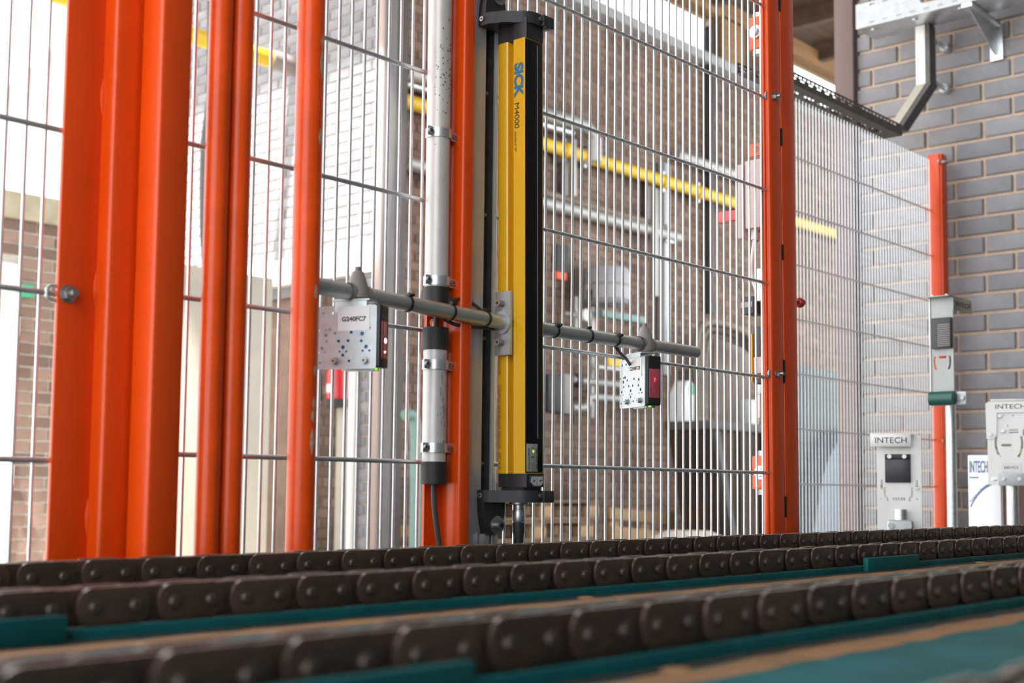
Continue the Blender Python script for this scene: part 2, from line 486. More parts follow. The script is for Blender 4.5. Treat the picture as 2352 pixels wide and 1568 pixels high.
# clerestory: sill, frame and head above the brown wall
slab('trim_6', 'zinc', 6.2, 17, BY - 0.12, BY + 0.3, 4.46, 4.56, 'pale metal sill capping the brown brick wall')
slab('trim_7', 'timber', 11.5, 11.95, BY - 0.1, BY + 0.15, 4.56, 5.05, 'timber jamb between the high windows')
slab('trim_8', 'timber', 6.2, 17, BY - 0.1, BY + 0.12, 5.03, 5.22, 'timber window head beam under the roof boards')
slab('trim_9', 'timber_dark', 11.95, 12.7, BY - 0.1, BY + 0.15, 4.56, 5.03, 'dark boarded bay between the high windows')
for i, (a, b) in enumerate(((6.5, 9.0), (9.0, 11.5), (12.7, 14.9))):
    wn = MB().box(a, b, BY + 0.05, BY + 0.056, 4.56, 5.03).build('window_%d' % (i + 1), 'glass')
    structure(wn, 'high window pane above the brown brick wall')
    MB().box(b - 0.02, b + 0.02, BY + 0.03, BY + 0.08, 4.56, 5.03).build('window_frame', 'zinc', wn)
# roof boards over the yard end; unseen strips and slot added to aim sunlight
rf = structure(MB().box(4.65, 6.05, 5.9, 9.3, 5.32, 5.42).box(6.05, 17, 5.9, 7.55, 5.32, 5.42).box(1.5, 17, 2.6, 5.9, 5.32, 5.42).box(1.5, 3.95, 5.9, 9.3, 5.32, 5.42).build('ceiling', 'hallroof'), 'timber boarded roof soffit seen past the orange post, with unseen strips added to shape the sunlight')
bd = None
for i in range(30):
    y = 3.4 + i * 0.139
    if bd is None: bd = MB().box(5.6, 17, y, y + 0.132, 5.295, 5.32).build('plank', 'timber_dark', rf)
    else: inst(bd, rf, (0, i * 0.139, 0), name='plank')
for i in range(7):
    x = 9.0 + i * 1.15
    MB().box(x, x + 0.1, 3.0, 7.4, 5.10, 5.295).build('rafter', 'timber_dark', rf)

# low wall at the far side of the yard, faces -Y
YY = 7.5
w = slab('wall_yard', 'mortar_white', 1.2, 5.0, YY, YY + 0.2, -HZ, 1.62, 'low brown brick yard wall with pale mortar')
bricks(w, (0, YY, 0), V(1, 0, 0), V(0, -1, 0), 3.2, 4.9, -0.75, 1.62, 0.225, 0.075, (3.2, 1.62), 'brick_yard', joint=0.013, holes=[(2.0, 3.86, -2, 1.36)])
slab('trim_10', 'coping', 1.2, 5.0, YY - 0.04, YY + 0.22, 1.62, 1.78, 'mossy stone coping on the low yard wall')
d = structure(MB().box(3.0, 3.86, YY - 0.03, YY, -HZ, 1.34).build('door_1', 'white_paint'), 'cream white door in the low yard wall at the picture edge')
for z in (0.9, 0.0): MB().box(3.83, 3.87, YY - 0.06, YY - 0.03, z, z + 0.12, 0.004).build('door_hinge', 'white_paint', d)
tag(MB().box(3.875, 3.955, YY - 0.06, YY - 0.012, 1.14, 1.22, 0.004).build('emergency_sign', 'green_sign'), 'small green sign on the yard wall beside the cream door', 'sign')

# neighbouring building beyond the yard
nb = thing('gabled_outbuilding', 'white gabled building beyond the yard, bleached by the sun', 'building', (3.5, 16, -HZ))
e1, e2 = atY(-80, 275, 15.9), atY(330, -70, 15.9)
b = MB(); b.prism([(e1.x - 3, -HZ), (e2.x + 0, -HZ), (e2.x, e2.z - 0.1), (e1.x - 3, e1.z - 0.1 - 3 * (e2.z - e1.z) / (e2.x - e1.x))], 16.0, 21, frame((0, 0, 0), V(1, 0, 0), V(0, 0, 1), V(0, 1, 0)))
b.build('gable_wall', 'white_paint', nb)
b = MB(); dd = (e2 - e1).normalized(); b.m = frame(e1, dd, V(0, 1, 0)); b.box(-3, 3.4, -0.2, 5.2, -0.12, 0.02); b.build('roof_edge', 'pinkgrey', nb)

# doorway contents in the sunlit wall
slab('trim_11', 'cream', LX + 0.05, LX + 0.15, 7.70, 7.78, -HZ, 1.44, 'pale door frame post at the doorway in the sunlit wall')
slab('trim_12', 'cream', LX + 0.30, LX + 0.42, 7.02, 7.10, -HZ, 1.6, 'cream post standing inside the doorway')
slab('trim_13', 'greypost', LX + 0.05, LX + 0.15, 6.62, 7.70, 1.36, 1.44, 'grey door head under the white lintel')
cd = structure(MB().box(5.72, 5.78, 7.80, 9.1, -HZ, 1.46, 0.006).build('door_2', 'cream'), 'cream steel door with chipped paint beyond the orange bars')
for i in range(11):
    y, z, r = random.uniform(7.82, 8.7), random.uniform(-0.6, 1.2), random.uniform(0.012, 0.03)
    b = MB(); b.m = frame((5.72, y, z), V(0, 1, 0), V(0, 0, 1))
    pl_ = [(r * random.uniform(.5, 1.2) * math.cos(t * .785), r * 1.6 * random.uniform(.5, 1.2) * math.sin(t * .785)) for t in range(8)]
    b.prism(pl_, -0.001, 0.002); b.build('rust_patch', 'rust_spot', cd)
MB().box(5.70, 5.73, 7.80, 7.86, -HZ, 1.46).build('door_edge', 'cream', cd)

# ================================================================== CONVEYOR
PITCH, PH = 0.033, 0.029            # chain pitch and plate height
def plate_outline(L, H, r=0.0125): return rrect(-L / 2, L / 2, -H / 2, H / 2, r, 5)
FY = frame((0, 0, 0), V(1, 0, 0), V(0, 0, 1), V(0, 1, 0))
chain_src = {}
def make_chain(y0, ztop, x0, x1, label):
    zc = ztop - PH / 2
    t = thing('roller_chain', label, 'chain', (x0, y0, zc), 'roller chains of the conveyor')
    n = int((x1 - x0) / (2 * PITCH))
    L = PITCH + PH - 0.0028
    first = not chain_src
    if first:
        base = REL[t.name]
        def mk(nm, poly, h0, h1, m, bev=0.0009):
            bm = bmesh.new()
            vs = [bm.verts.new((a, h0, c)) for a, c in poly]
            f = bm.faces.new(vs)
            r = bmesh.ops.extrude_face_region(bm, geom=[f])
            for e in r['geom']:
                if isinstance(e, bmesh.types.BMVert): e.co.y = h1
            es = [e for e in bm.edges if abs(e.verts[0].co.y - e.verts[1].co.y) < 1e-6]
            bmesh.ops.bevel(bm, geom=es, offset=bev, segments=2, profile=0.5, affect='EDGES')
            bm.verts.index_update()
            b = MB(); b.m = base
            b.add([v.co.copy() for v in bm.verts], [[v.index for v in f.verts] for f in bm.faces]); bm.free()
            ob = b.build(nm, m, t)
            ob.data.materials.append(MATS['worn_highlight'])
            for p in ob.data.polygons:
                if p.normal.z > 0.75: p.material_index = 1  # upward faces get paler metal: wear plus a painted sky highlight
            return ob
        chain_src['outer'] = mk('outer_plate', plate_outline(L, PH), 0.0, 0.0032, 'chain')
        chain_src['inner'] = mk('inner_plate', plate_outline(L, PH * 0.95), 0.0038, 0.0068, 'chain')
        b = MB(); b.m = base
        b.cyl((0, 0.0072, 0), (0, 0.0168, 0), 0.0105, 16); chain_src['roller'] = b.build('roller', 'pin', t)
        b = MB(); b.m = base
        b.cyl((0, -0.0022, 0), (0, 0.0258, 0), 0.0048, 14); b.cyl((0, -0.0038, 0), (0, -0.0022, 0), 0.0036, 14, 0.0048, True)
        chain_src['pin'] = b.build('pin', 'pin', t)
    for k in range(n):
        cx = PITCH + k * 2 * PITCH
        jz = random.uniform(-0.0004, 0.0004)
        for nm, off in (('outer', (cx, 0, jz)), ('outer', (cx, 0.0208, jz)), ('inner', (cx + PITCH, 0, 0)), ('inner', (cx + PITCH, 0.0134, 0)),
                        ('roller', (cx - PITCH / 2, 0, 0)), ('roller', (cx + PITCH / 2, 0, 0)), ('pin', (cx - PITCH / 2, 0, jz)), ('pin', (cx + PITCH / 2, 0, jz))):
            s = chain_src[nm]
            if first and k == 0 and s.location.length == 0 and not s.get('placed'):
                s.location = off; s['placed'] = 1
            else: inst(s, t, off)
    for s in chain_src.values():
        if 'placed' in s: del s['placed']
    return t
def make_rail(y0, ztop, x0, x1, label, guides, w=0.20, n0=0):
    t = thing('chain_rail', label, 'rail', (x0, y0, -HZ), 'teal rails under the chains')
    zl = ztop - 0.0325                 # ledge level
    MB().box(x0, x1, y0 + 0.001, y0 + 0.026, -0.32, ztop - PH - 0.0015, 0.001).build('beam', 'teal', t)
    MB().box(x0, x1, y0 - 0.012, y0 - 0.004, zl - 0.01, ztop - PH + 0.0015, 0.001).build('lip', 'teal', t)
    MB().box(x0, x1, y0 - w, y0 - 0.010, zl - 0.008, zl - 0.0035, 0.0006).build('ledge', 'teal', t)
    MB().box(x0, x1, y0 - w, y0 - w + 0.006, zl - 0.16, zl - 0.008, 0.0006).build('web', 'teal', t)
    # black bead along the lip and a drift of sand on the ledge
    def drift(ya, yb, h, wob, m, nm):
        b = MB(); N = int((x1 - x0) / 0.02); vs, fs = [], []
        prof = [(0, 0), (0.2, 0.7), (0.55, 1.0), (0.85, 0.6), (1, 0)]
        for i in range(N + 1):
            x = x0 + (x1 - x0) * i / N
            oa, ob, hh = random.uniform(-wob, wob), random.uniform(-wob, wob), h * random.uniform(0.5, 1.2)
            for q, e in prof:
                vs.append((x, ya + oa + (yb + ob - ya - oa) * q, zl - 0.0034 + hh * e))
        for i in range(N):
            for q in range(4):
                a = i * 5 + q; fs.append((a, a + 1, a + 6, a + 5))
        b.add(vs, fs); b.build(nm, m, t)
    drift(y0 - 0.012, y0 - 0.026, 0.0016, 0.003, 'black_bead', 'black_line')
    drift(y0 - 0.029, y0 - 0.060, 0.0012, 0.004, 'dust', 'sand_drift')
    for (a, b_) in guides:
        g = MB().box(a, b_, y0 - 0.020, y0 - 0.012, zl - 0.006, ztop - 0.0165, 0.0015).build('guide_plate', 'teal', t)
    for i in range(5):
        gx = random.uniform(x0, x1)
        b = MB(); b.m = Matrix.Translation((gx, y0 - 0.03, zl - 0.003)) @ Matrix.Scale(0.22, 4, (0, 0, 1))
        b.lathe([(0.011, 0), (0.009, 0.006), (0.004, 0.010)], 8); b.build('sand_clump', 'dust', t)
    return t
C1, C2, C3, C4 = (1.149, -0.0718), (0.846, -0.0724), (0.453, -0.0655), (0.150, -0.0590)
make_chain(*C1, 1.020 * 1.149 / 1.175 - 8 * 0.066, 3.55, 'brown roller chain running closest to the mesh fence')
make_chain(*C2, 0.8033 * .846 / .904 - 6 * 0.066, 2.75, 'brown roller chain in the middle of the three, teal block on its rail')
make_chain(*C3, 0.4957 * .453 / .528 - 4 * 0.066, 1.65, 'large blurred roller chain nearest the camera')
make_chain(*C4, 0.24, 0.64, 'blurred end of a roller chain in the bottom corner of the picture')
make_rail(*C1, 0.3, 3.6, 'teal rail under the chain closest to the fence', [], 0.12)
make_rail(*C2, 0.2, 2.8, 'teal rail with two guide blocks under the middle chain', [(0.15, 0.473), (1.667, 1.832)])
make_rail(*C3, 0.05, 1.7, 'teal rail with wide sandy ledge under the nearest chain', [(0.25, 0.463)], 0.20)
make_rail(*C4, 0.15, 0.70, 'teal rail under the corner chain end', [], 0.1)
tag(MB().box(0.3, 3.6, 1.21, 1.272, -0.16, -0.118, 0.002).build('bounce_beam', 'teal'), 'unseen teal beam along the foot of the fence, added for teal bounce light', 'beam')  # added out of view to bounce teal light onto the sensor bars
tag(MB().box(0.3, 2.1, 1.330, 1.60, -HZ, -0.122, 0.002).build('bounce_box', 'teal'), 'unseen teal box behind the foot of the fence, added for teal bounce light', 'cover')  # second added bounce surface, hidden from the camera

# ================================================================== FENCE
FYP, WP, WZ0, WZP = 1.295, 0.02245, 0.037, 0.1835
def make_panel(x0, x1, y, z0, z1, label, wz0=WZ0, wzp=WZP, phase=1.5324, rv=0.0021, rh=0.0032, kmax=7, bars=None):
    t = thing('mesh_panel', label, 'fence panel', ((x0 + x1) / 2, y, z0), 'galvanised mesh fence panels')
    b = MB().cyl((x0, y + rv, z0), (x0, y + rv, z1), rv, 8); src = None
    i = math.ceil((x0 - phase) / WP); x = phase + i * WP
    while x <= x1:
        if src is None:
            src = MB().cyl((x, y + rv, z0), (x, y + rv, z1), rv, 8).build('vertical_wire', 'wire', t); xs = x
        else: inst(src, t, (x - xs, random.uniform(-0.0002, 0.0002), 0))
        x += WP
    src = None
    for k in range(-3, kmax):
        z = wz0 + k * wzp
        if not z0 < z < z1: continue
        if src is None:
            src = MB().cyl((x0, y - rh, z), (x1, y - rh, z), rh, 10).build('horizontal_wire', 'wire', t); zs = z
        else: inst(src, t, (0, 0, z - zs))
    return t
make_panel(0.30, 0.716, FYP, -0.6, 1.2, 'galvanised mesh panel left of the broad orange post', wz0=0.0265, wzp=0.179, phase=0.6725)
make_panel(0.835, 1.280, FYP, -0.6, 1.2, 'galvanised mesh panel behind the thin orange bars')
make_panel(1.335, 2.206, FYP, -0.6, 1.2, 'galvanised mesh panel between the yellow light grid and the right-hand orange post')
make_panel(3.66, 4.80, 2.10, -0.6, 1.30, 'distant galvanised mesh panel in front of the grey brick wall', wz0=0.0265, wzp=0.1785, phase=3.0, rv=0.0019, rh=0.0028)

def sock_bolt(t, p, d, r=0.005, h=0.008, washer=0.0, nm='bolt', m='steel'):
    d = Vector(d).normalized(); p = Vector(p)
    b = MB()
    if washer: b.cyl(p, p + d * 0.0018, washer, 20); p = p + d * 0.0018
    b.cyl(p, p + d * h, r, 16)
    o = b.build(nm, m, t)
    MB().cyl(p + d * (h - 0.0002), p + d * (h + 0.0003), r * 0.55, 6).build('socket', 'black', o)
    return o
def hook_bolt(t, p, d=(0, -1, 0), s=1.0):
    """fence hook bolt: washer, hex nut and threaded stub in front of the flange, hook behind around the wire"""
    d = Vector(d); p = Vector(p)
    b = MB().cyl(p, p + d * 0.0015, 0.0095 * s, 18); b.cyl(p + d * 0.0015, p + d * 0.008 * s, 0.0075 * s, 6)
    o = b.build('hex_nut', 'steel', t)
    MB().cyl(p + d * 0.007 * s, p + d * 0.016 * s, 0.0038 * s, 12).build('bolt_end', 'steel', o)
    a = arc(p + V(-0.014, 0.006, 0), 0.008, 90, 270, (1, 0, 0), (0, 0, 1), 8)
    MB().tube([p + V(0, 0.002, 0.008)] + a + [p + V(0, 0.004, -0.008)], 0.0022, 8).build('hook', 'galv', o)
    return o

# broad post at the left: flange plate + square tube
t = thing('fence_post', 'broad orange steel post with welded flange and hex nut', 'post', (0.755, 1.285, -HZ), 'orange fence posts')
MB().box(0.709, 0.7545, 1.2835, 1.290, -HZ, 1.3, 0.0012).build('flange', 'orange', t)
MB().box(0.7537, 0.795, 1.2606, 1.302, -HZ, 1.3, 0.005, 3).build('tube', 'orange', t)
for z in (-0.035, 0.215, 0.43):
    b = MB(); b.m = Matrix.Translation((0.7535, 1.283, z)) @ Matrix.Scale(6.0, 4, (0, 0, 1)); b.lathe([(0.0005, -0.0035), (0.0032, -0.001), (0.0034, 0.001), (0.0005, 0.0035)], 8)
    b.build('weld_seam', 'orange', t)
hook_bolt(t, (0.7205, 1.2835, 0.2055), s=1.05)
# square tube standing in front of it
t = thing('gate_tube', 'orange square steel tube directly right of the broad post', 'post', (0.805, 1.235, -HZ), 'orange fence posts')
MB().box(0.784, 0.8245, 1.218, 1.2585, -HZ, 1.3, 0.0045, 3).build('tube', 'orange', t)
MB().box(0.8240, 0.8310, 1.250, 1.2575, -HZ, 1.3, 0.001).build('flange', 'orange', t)
hook_bolt(t, (0.832, 1.262, 0.2185), d=(1, 0, 0), s=0.6)

def pole(x, y, r, label, m='orange_worn'):
    t = thing('round_bar', label, 'bar', (x, y, -HZ), 'round orange bars')
    MB().cyl((x, y, -HZ), (x, y, 1.35), r, 28).build('tube', m, t)
    MB().cyl((x, y, -HZ), (x, y, -HZ + 0.012), r * 2.2, 24).build('foot_plate', m, t)
    return t
pole(0.8660, 1.225, 0.0136, 'first round orange bar of the close pair, nearer the square tube')
pole(0.8950, 1.225, 0.0142, 'second round orange bar of the close pair, nearer the sensor')
t = pole(0.9985, 1.225, 0.0172, 'single round orange bar with chipped paint beside the first sensor')
for (z, s) in ((0.515, 1.0), (0.542, 0.6), (0.425, 0.55), (0.235, .5), (0.140, .35), (0.10, .45), (0.085, .4), (0.055, 0.9)):
    b = MB(); a0 = math.radians(-80 + random.uniform(-6, 6))
    vs, fs = [], []; N, Mz = 5, 5
    for i in range(Mz + 1):
        wd = math.sin(math.pi * (i + 0.35) / (Mz + 0.7)) * random.uniform(0.6, 1.2)
        for k in range(N + 1):
            aa = a0 + math.radians((k / N - 0.5) * 26 * wd * (0.5 + s / 2))
            vs.append((0.9985 + 0.0176 * math.cos(aa), 1.225 + 0.0176 * math.sin(aa), z + (i / Mz - 0.5) * 0.036 * s))
    for i in range(Mz):
        for k in range(N):
            q = i * (N + 1) + k; fs.append((q, q + 1, q + N + 2, q + N + 1))
    b.add(vs, fs); b.build('paint_chip', 'chip', t)

# centre post with flange, galvanised channel in front
t = thing('fence_post', 'orange steel post behind the white conduit', 'post', (1.30, 1.28, -HZ), 'orange fence posts')
vs, fs = sheet([(1.2645, -HZ), (1.2890, -HZ), (1.2890, 1.35), (1.2645, 1.35)], [circ(1.2755, 0.2315, 0.0055, 16), circ(1.2755, 0.62, 0.0055, 16), circ(1.2755, -0.2, 0.0055, 16)], 0.005)
b = MB(); b.m = frame((0, 1.2875, 0), V(1, 0, 0), V(0, 0, 1)); b.add(vs, fs); b.build('flange', 'orange', t)
MB().box(1.2886, 1.3118, 1.2412, 1.294, -HZ, 1.35, 0.005, 3).build('tube', 'orange', t)
t = thing('strut_channel', 'galvanised steel slotted channel between the orange post and the light grid', 'channel', (1.365, 1.28, -HZ))
Z0, Z1 = -HZ, 1.35
X0, X1, Y0, Y1 = 1.3365, 1.3910, 1.2700, 1.2930
b = MB(); b.box(X0 + 0.0005, X0 + 0.0025, Y0 + 0.004, Y1, Z0, Z1); b.box(X1 - 0.002, X1, Y0 + 0.002, Y1, Z0, Z1); b.box(X0, X1, Y1 - 0.002, Y1, Z0, Z1)
b.build('web', 'traydark', t)  # galvanised web coloured dark to stand in for shade inside the slot
b = MB().box(X0, X0 + 0.0300, Y0, Y0 + 0.013, Z0, Z1, 0.006, 4); b.build('lip', 'channel', t)
b = MB().box(X1 - 0.0060, X1, Y0, Y0 + 0.006, Z0, Z1, 0.002, 2); b.build('lip', 'channel', t)

# right-hand post: flange, two tubes with a seam, hook bolts
t = thing('fence_post', 'tall orange double-tube post with hook bolts right of the second sensor', 'post', (2.25, 1.28, -HZ), 'orange fence posts', rot=(0, -0.010, 0))
t.rotation_euler = (0, -0.0105, 0)
xo = -0.0085
MB().box(2.2090 + xo, 2.2150 + xo, 1.2905, 1.3000, -HZ, 1.6, 0.001).build('flange', 'orange', t)
MB().box(2.2130 + xo, 2.2580 + xo, 1.281, 1.2975, -HZ, 1.6, 0.006, 4).build('tube', 'orange', t)
MB().box(2.2590 + xo, 2.3120 + xo, 1.281, 1.320, -HZ, 1.6, 0.0025, 3).build('tube', 'orange', t)
for z, h in ((0.70, 0.035), (0.47, 0.030), (0.235, 0.045), (-0.028, 0.040), (0.97, 0.03)):
    MB().box(2.2572 + xo, 2.2606 + xo, 1.2800, 1.2835, z - h / 2, z + h / 2).build('seam_gap', 'black', t)
for z in (0.2285, 0.775): hook_bolt(t, (2.231 + xo, 1.281, z), s=0.9)

# far post by the grey brick wall
t = thing('fence_post', 'short distant orange post standing against the grey brick wall', 'post', (4.82, 2.08, -HZ), 'orange fence posts')
MB().box(4.795, 4.802, 2.060, 2.105, -HZ, 1.318, 0.001).build('flange', 'orange', t)
MB().box(4.800, 4.850, 2.052, 2.058, -HZ, 1.318, 0.001).build('flange', 'orange', t)
MB().box(4.800, 4.8495, 2.056, 2.105, -HZ, 1.314, 0.004, 2).build('tube', 'orange', t)
for p in ((4.806, 2.052, 1.285), (4.84, 2.052, 1.285), (4.806, 2.052, 0.20)): hook_bolt(t, p, s=0.9)

# ================================================================== LIGHT GRID
GX, GY, GW, GD = 1.3830, 1.205, 0.0430, 0.054
ZA, ZB = 0.0228, 0.6504
t = grid = thing('safety_light_grid', 'tall yellow safety light grid with black window and printed side', 'sensor column', (GX, GY + GD / 2, -0.02))
grid.rotation_euler = (0, -0.0143, 0)
G0 = (GX, GY)
gy0, gy1, gd = 0.0223, 0.0324, 0.0140
def grid_poly(e=0.0):
    l = [(0.0015, 0), (0, 0.0015), (0, gy0 - 0.002), (0.0015, gy0), (gd, gy0 + 0.0005), (gd, gy1 - 0.0005), (0.0015, gy1), (0, gy1 + 0.002), (0, GD - 0.006), (0.002, GD - 0.002), (0.006, GD)]
    r = [(GW - a, b) for a, b in l[::-1]]
    return [(GX + a, GY + b) for a, b in l + r + [(GW - 0.0015, 0.0015), (0.0015, 0.0015)]][:-2] if e else [(GX + a, GY + b) for a, b in l + r]
MB().prism(grid_poly(), ZA, ZB).build('housing', 'yellow', t)
win = MB().box(GX + 0.0018, GX + GW - 0.0036, GY - 0.0008, GY + 0.002, ZA + 0.001, ZB - 0.001, 0.0005).build('window', 'glassblack', t)
MB().box(GX + 0.0275, GX + 0.0283, GY - 0.0014, GY - 0.0006, ZA + 0.05, ZB - 0.006).build('window_edge', 'clampgrey', win)
# end caps
def cap(z0, z1, nm):
    poly = [(GX - 0.0008, GY + 0.006), (GX - 0.0008, gy0 + GY - 0.003), (GX + 0.004, gy0 + GY), (GX + 0.004, gy1 + GY), (GX - 0.0008, gy1 + GY + 0.003), (GX - 0.0008, GY + GD - 0.006), (GX + 0.004, GY + GD),
            (GX + GW - 0.004, GY + GD), (GX + GW + 0.0008, GY + GD - 0.006), (GX + GW + 0.0008, GY + 0.006), (GX + GW - 0.003, GY - 0.0015), (GX + 0.003, GY - 0.0015)]
    return MB().prism(poly, z0, z1).build(nm, 'castblack', t)
cap(ZB, 0.6800, 'end_cap')
c = cap(0.0035, ZA, 'end_cap')
b = MB(); b.prism([(GX + 0.003, GY + 0.004), (GX + 0.003, GY + GD - 0.008), (GX + GW - 0.003, GY + GD - 0.008), (GX + GW - 0.003, GY + 0.004)], -0.004, 0.0036); b.build('end_cap', 'castblack', t)
# key pad on the lower cap
kp = MB(); fr = frame((GX + 0.0240, GY - 0.0018, 0.0125), V(1, 0, 0), V(0, 0, 1), V(0, -1, 0))
kp.m = fr; kp.prism([(-0.0135, 0.0075), (0.0145, 0.0075), (0.0155, -0.002), (0.0085, -0.0085), (-0.0075, -0.0085), (-0.0155, -0.002)], 0, 0.0012); kp = kp.build('key_pad', 'key_dark', c)
for poly in ([(-0.0115, 0.006), (-0.0005, 0.006), (-0.0005, -0.0068), (-0.0065, -0.0068), (-0.0135, -0.0018)], [(0.0012, 0.006), (0.0125, 0.006), (0.0137, -0.0018), (0.0075, -0.0068), (0.0012, -0.0068)]):
    b = MB(); b.m = fr; b.prism(poly, 0.0011, 0.0018); b.build('key', 'key_grey', t)
b = MB(); b.m = fr; b.prism([(-0.0085, 0.002), (-0.0045, 0), (-0.0085, -0.002)], 0.0017, 0.0021); b.build('key_symbol', 'dark_print', t)
b = MB(); b.m = fr; b.prism([(0.0045, 0), (0.0065, 0.002), (0.0065, -0.002)], 0.0017, 0.0021); b.box(0.006, 0.0105, -0.0005, 0.0005, 0.0017, 0.0021); b.box(0.0096, 0.0105, -0.0005, 0.003, 0.0017, 0.0021); b.build('key_symbol', 'dark_print', t)
# status label low on the window
lb = MB().box(GX + 0.0035, GX + 0.0270, GY - 0.0016, GY - 0.0008, ZA + 0.0025, ZA + 0.0420, 0.0002).build('status_label', 'label_grey', t)
FRW = frame((GX, GY - 0.0017, ZA), V(1, 0, 0), V(0, 0, 1), V(0, -1, 0))
for i, (a, z_, m, r) in enumerate(((0.0138, 0.0362, 'brown_print', .0011), (0.0172, 0.0362, 'brown_print', .0011), (0.0138, 0.0315, 'brown_print', .0011), (0.0174, 0.0315, 'led', .0018), (0.0138, 0.0232, 'dark_print', .0012), (0.0180, 0.0232, 'dark_print', .0012))):
    b = MB(); b.m = FRW; b.prism(circ(a, z_, r), 0, 0.0004); b.build('indicator', m, lb)
b = MB(); b.m = FRW; b.box(0.0125, 0.019, 0.0035, 0.0155, 0, 0.0003); b.build('diagram', 'clampgrey', lb)
for a, z_, s_ in ((0.0075, 0.021, 'SENSOR STATUS'), (0.0248, 0.021, 'RESET  ERROR  OSSD')):
    text(s_, 0.0022, FRW @ Matrix.Translation((a, z_, 0.0002)) @ Matrix.Rotation(math.radians(-90), 4, 'Z'), width=0.030).build('label_print', 'dark_print', lb)
# lettering on the yellow face: reads downwards, letter tops towards the window
def side(y, z): return frame((GX - 0.0003, y, z), V(0, 0, -1), V(0, -1, 0), V(-1, 0, 0))
vmap = lambda v: ZA + (ZB - ZA) * (1087 - v) / (1087 - 85)
text('SICK', 0.0225, side(GY + 0.0112, (vmap(140) + vmap(221)) / 2), width=vmap(140) - vmap(221), bold=0.0011).build('maker_name', 'blue_print', t)
text('M4000', 0.0125, side(GY + 0.0145, (vmap(235) + vmap(294)) / 2), width=vmap(235) - vmap(294), bold=0.0).build('model_name', 'dark_print', t)
text('standard AP', 0.0066, side(GY + 0.0165, (vmap(301) + vmap(348)) / 2), width=vmap(301) - vmap(348)).build('model_name', 'brown_print', t)
text('SICK', 0.0055, side(GY + 0.0470, vmap(806)), width=0.014, bold=0.0002).build('maker_name', 'dark_print', t)
for va, vb, s_ in ((823, 860, 'Opto-electronic protective'), (885, 925, 'Typ M40S Art.Nr. Serial'), (930, 985, 'Scanning range Response'), (990, 1030, 'Supply 24V DC 10W'), (1040, 1078, 'IP 65')):
    text(s_, 0.0036, side(GY + 0.0470, (vmap(va) + vmap(vb)) / 2), width=abs(vmap(va) - vmap(vb)) * .95).build('data_print', 'brown_print', t)
    za, zb = vmap(vb), vmap(va)
    b = MB()
    for y in (GY + 0.0445, GY + 0.0497): b.box(GX - 0.0003, GX, y, y + 0.0003, za, zb)
    for z in (za, zb): b.box(GX - 0.0003, GX, GY + 0.0445, GY + 0.05, z, z + 0.0003)
    b.build('data_frame', 'brown_print', t)

# swivel brackets holding it to the channel
def bracket(zc, up, label, dx):
    t = thing('swivel_bracket', label, 'bracket', (1.37, 1.25, zc), 'light grid brackets')
    h = 0.0085
    cx, cy, R = GX + GW / 2 + dx, GY + GD / 2 - 0.004, 0.0305
    xe = GX + dx - 0.0290                       # outer face of the arm at the channel end
    ring = [(cx + R * math.cos(math.radians(a)), cy + R * math.sin(math.radians(a))) for a in range(200, 395, 13)]
    poly = [(xe, 1.2690), (xe, 1.2480), (xe + 0.006, 1.2400), (xe + 0.0085, 1.2300)] + ring + [(cx + 0.030, 1.252), (cx + 0.012, 1.262), (cx - 0.020, 1.269)]
    arm = MB().prism(poly, zc - h, zc + h).build('clamp_arm', 'castblack', t)
    cl = MB().box(cx + 0.008, cx + 0.0185, cy - R - 0.004, cy - R + 0.012, zc - h, zc + h, 0.0012)
    cl.box(cx + 0.0200, cx + 0.0305, cy - R - 0.004, cy - R + 0.014, zc - h, zc + h, 0.0012); cl.build('clamp_jaw', 'castblack', t)
    sock_bolt(t, (xe, 1.2625, zc + 0.001), (-1, 0, 0), 0.0036, 0.0018)
    sock_bolt(t, (cx + 0.0035, cy - R + 0.0005, zc + 0.001), (0, -1, 0), 0.0030, 0.0030)
    s = 1 if up else -1
    fr = frame((xe, 1.2690, zc + s * h), V(1, 0, 0), V(0, 0, s), V(0, -1, 0))
    b = MB(); b.m = fr; b.prism([(0, -0.001), (0.046, -0.001), (0.0445, 0.016), (0.040, 0.034), (0.033, 0.046), (0.010, 0.046), (0.005, 0.034), (0.0012, 0.016)], 0.0, 0.013); b.build('pivot_ear', 'castblack', t)
    zb = zc + s * (h + 0.033)
    sock_bolt(t, (xe + 0.0275, 1.2555, zb), (0, -1, 0), 0.0065, 0.008, washer=0.0135)
    for xa in (0.004, 0.022): MB().box(xe + xa, xe + xa + 0.013, 1.2600, 1.2690, zb + s * 0.012, zb + s * 0.036, 0.001).build('slot_nut', 'galv', t)
    return t
bracket(0.6815, True, 'black swivel bracket clamping the top of the light grid', -0.0085)
bracket(-0.0095, False, 'black swivel bracket under the bottom of the light grid', 0.0)
# connector and lead below
t = thing('connector_plug', 'black round cable plug hanging under the light grid', 'plug', (GX + 0.020, 1.228, -0.14))
cx, cy = GX + 0.0165, GY + GD / 2 - 0.002
b = MB(); b.m = Matrix.Translation((cx, cy, 0)); b.lathe([(0.0085, -0.046), (0.0092, -0.044), (0.0092, -0.030), (0.008, -0.028), (0.008, -0.022), (0.014, -0.0205), (0.014, -0.0182)], 20); b.build('threaded_collar', 'steel', t)
b = MB(); b.m = Matrix.Translation((cx, cy, 0)); b.lathe([(0.0035, -0.12), (0.0042, -0.092), (0.0070, -0.082), (0.0072, -0.066), (0.0088, -0.060), (0.0090, -0.0465)], 20); b.build('plug_body', 'rubber', t)
MB().tube([(cx, cy, -0.118), (cx, cy, -0.3)], 0.0032, 10).build('lead', 'cable', t)

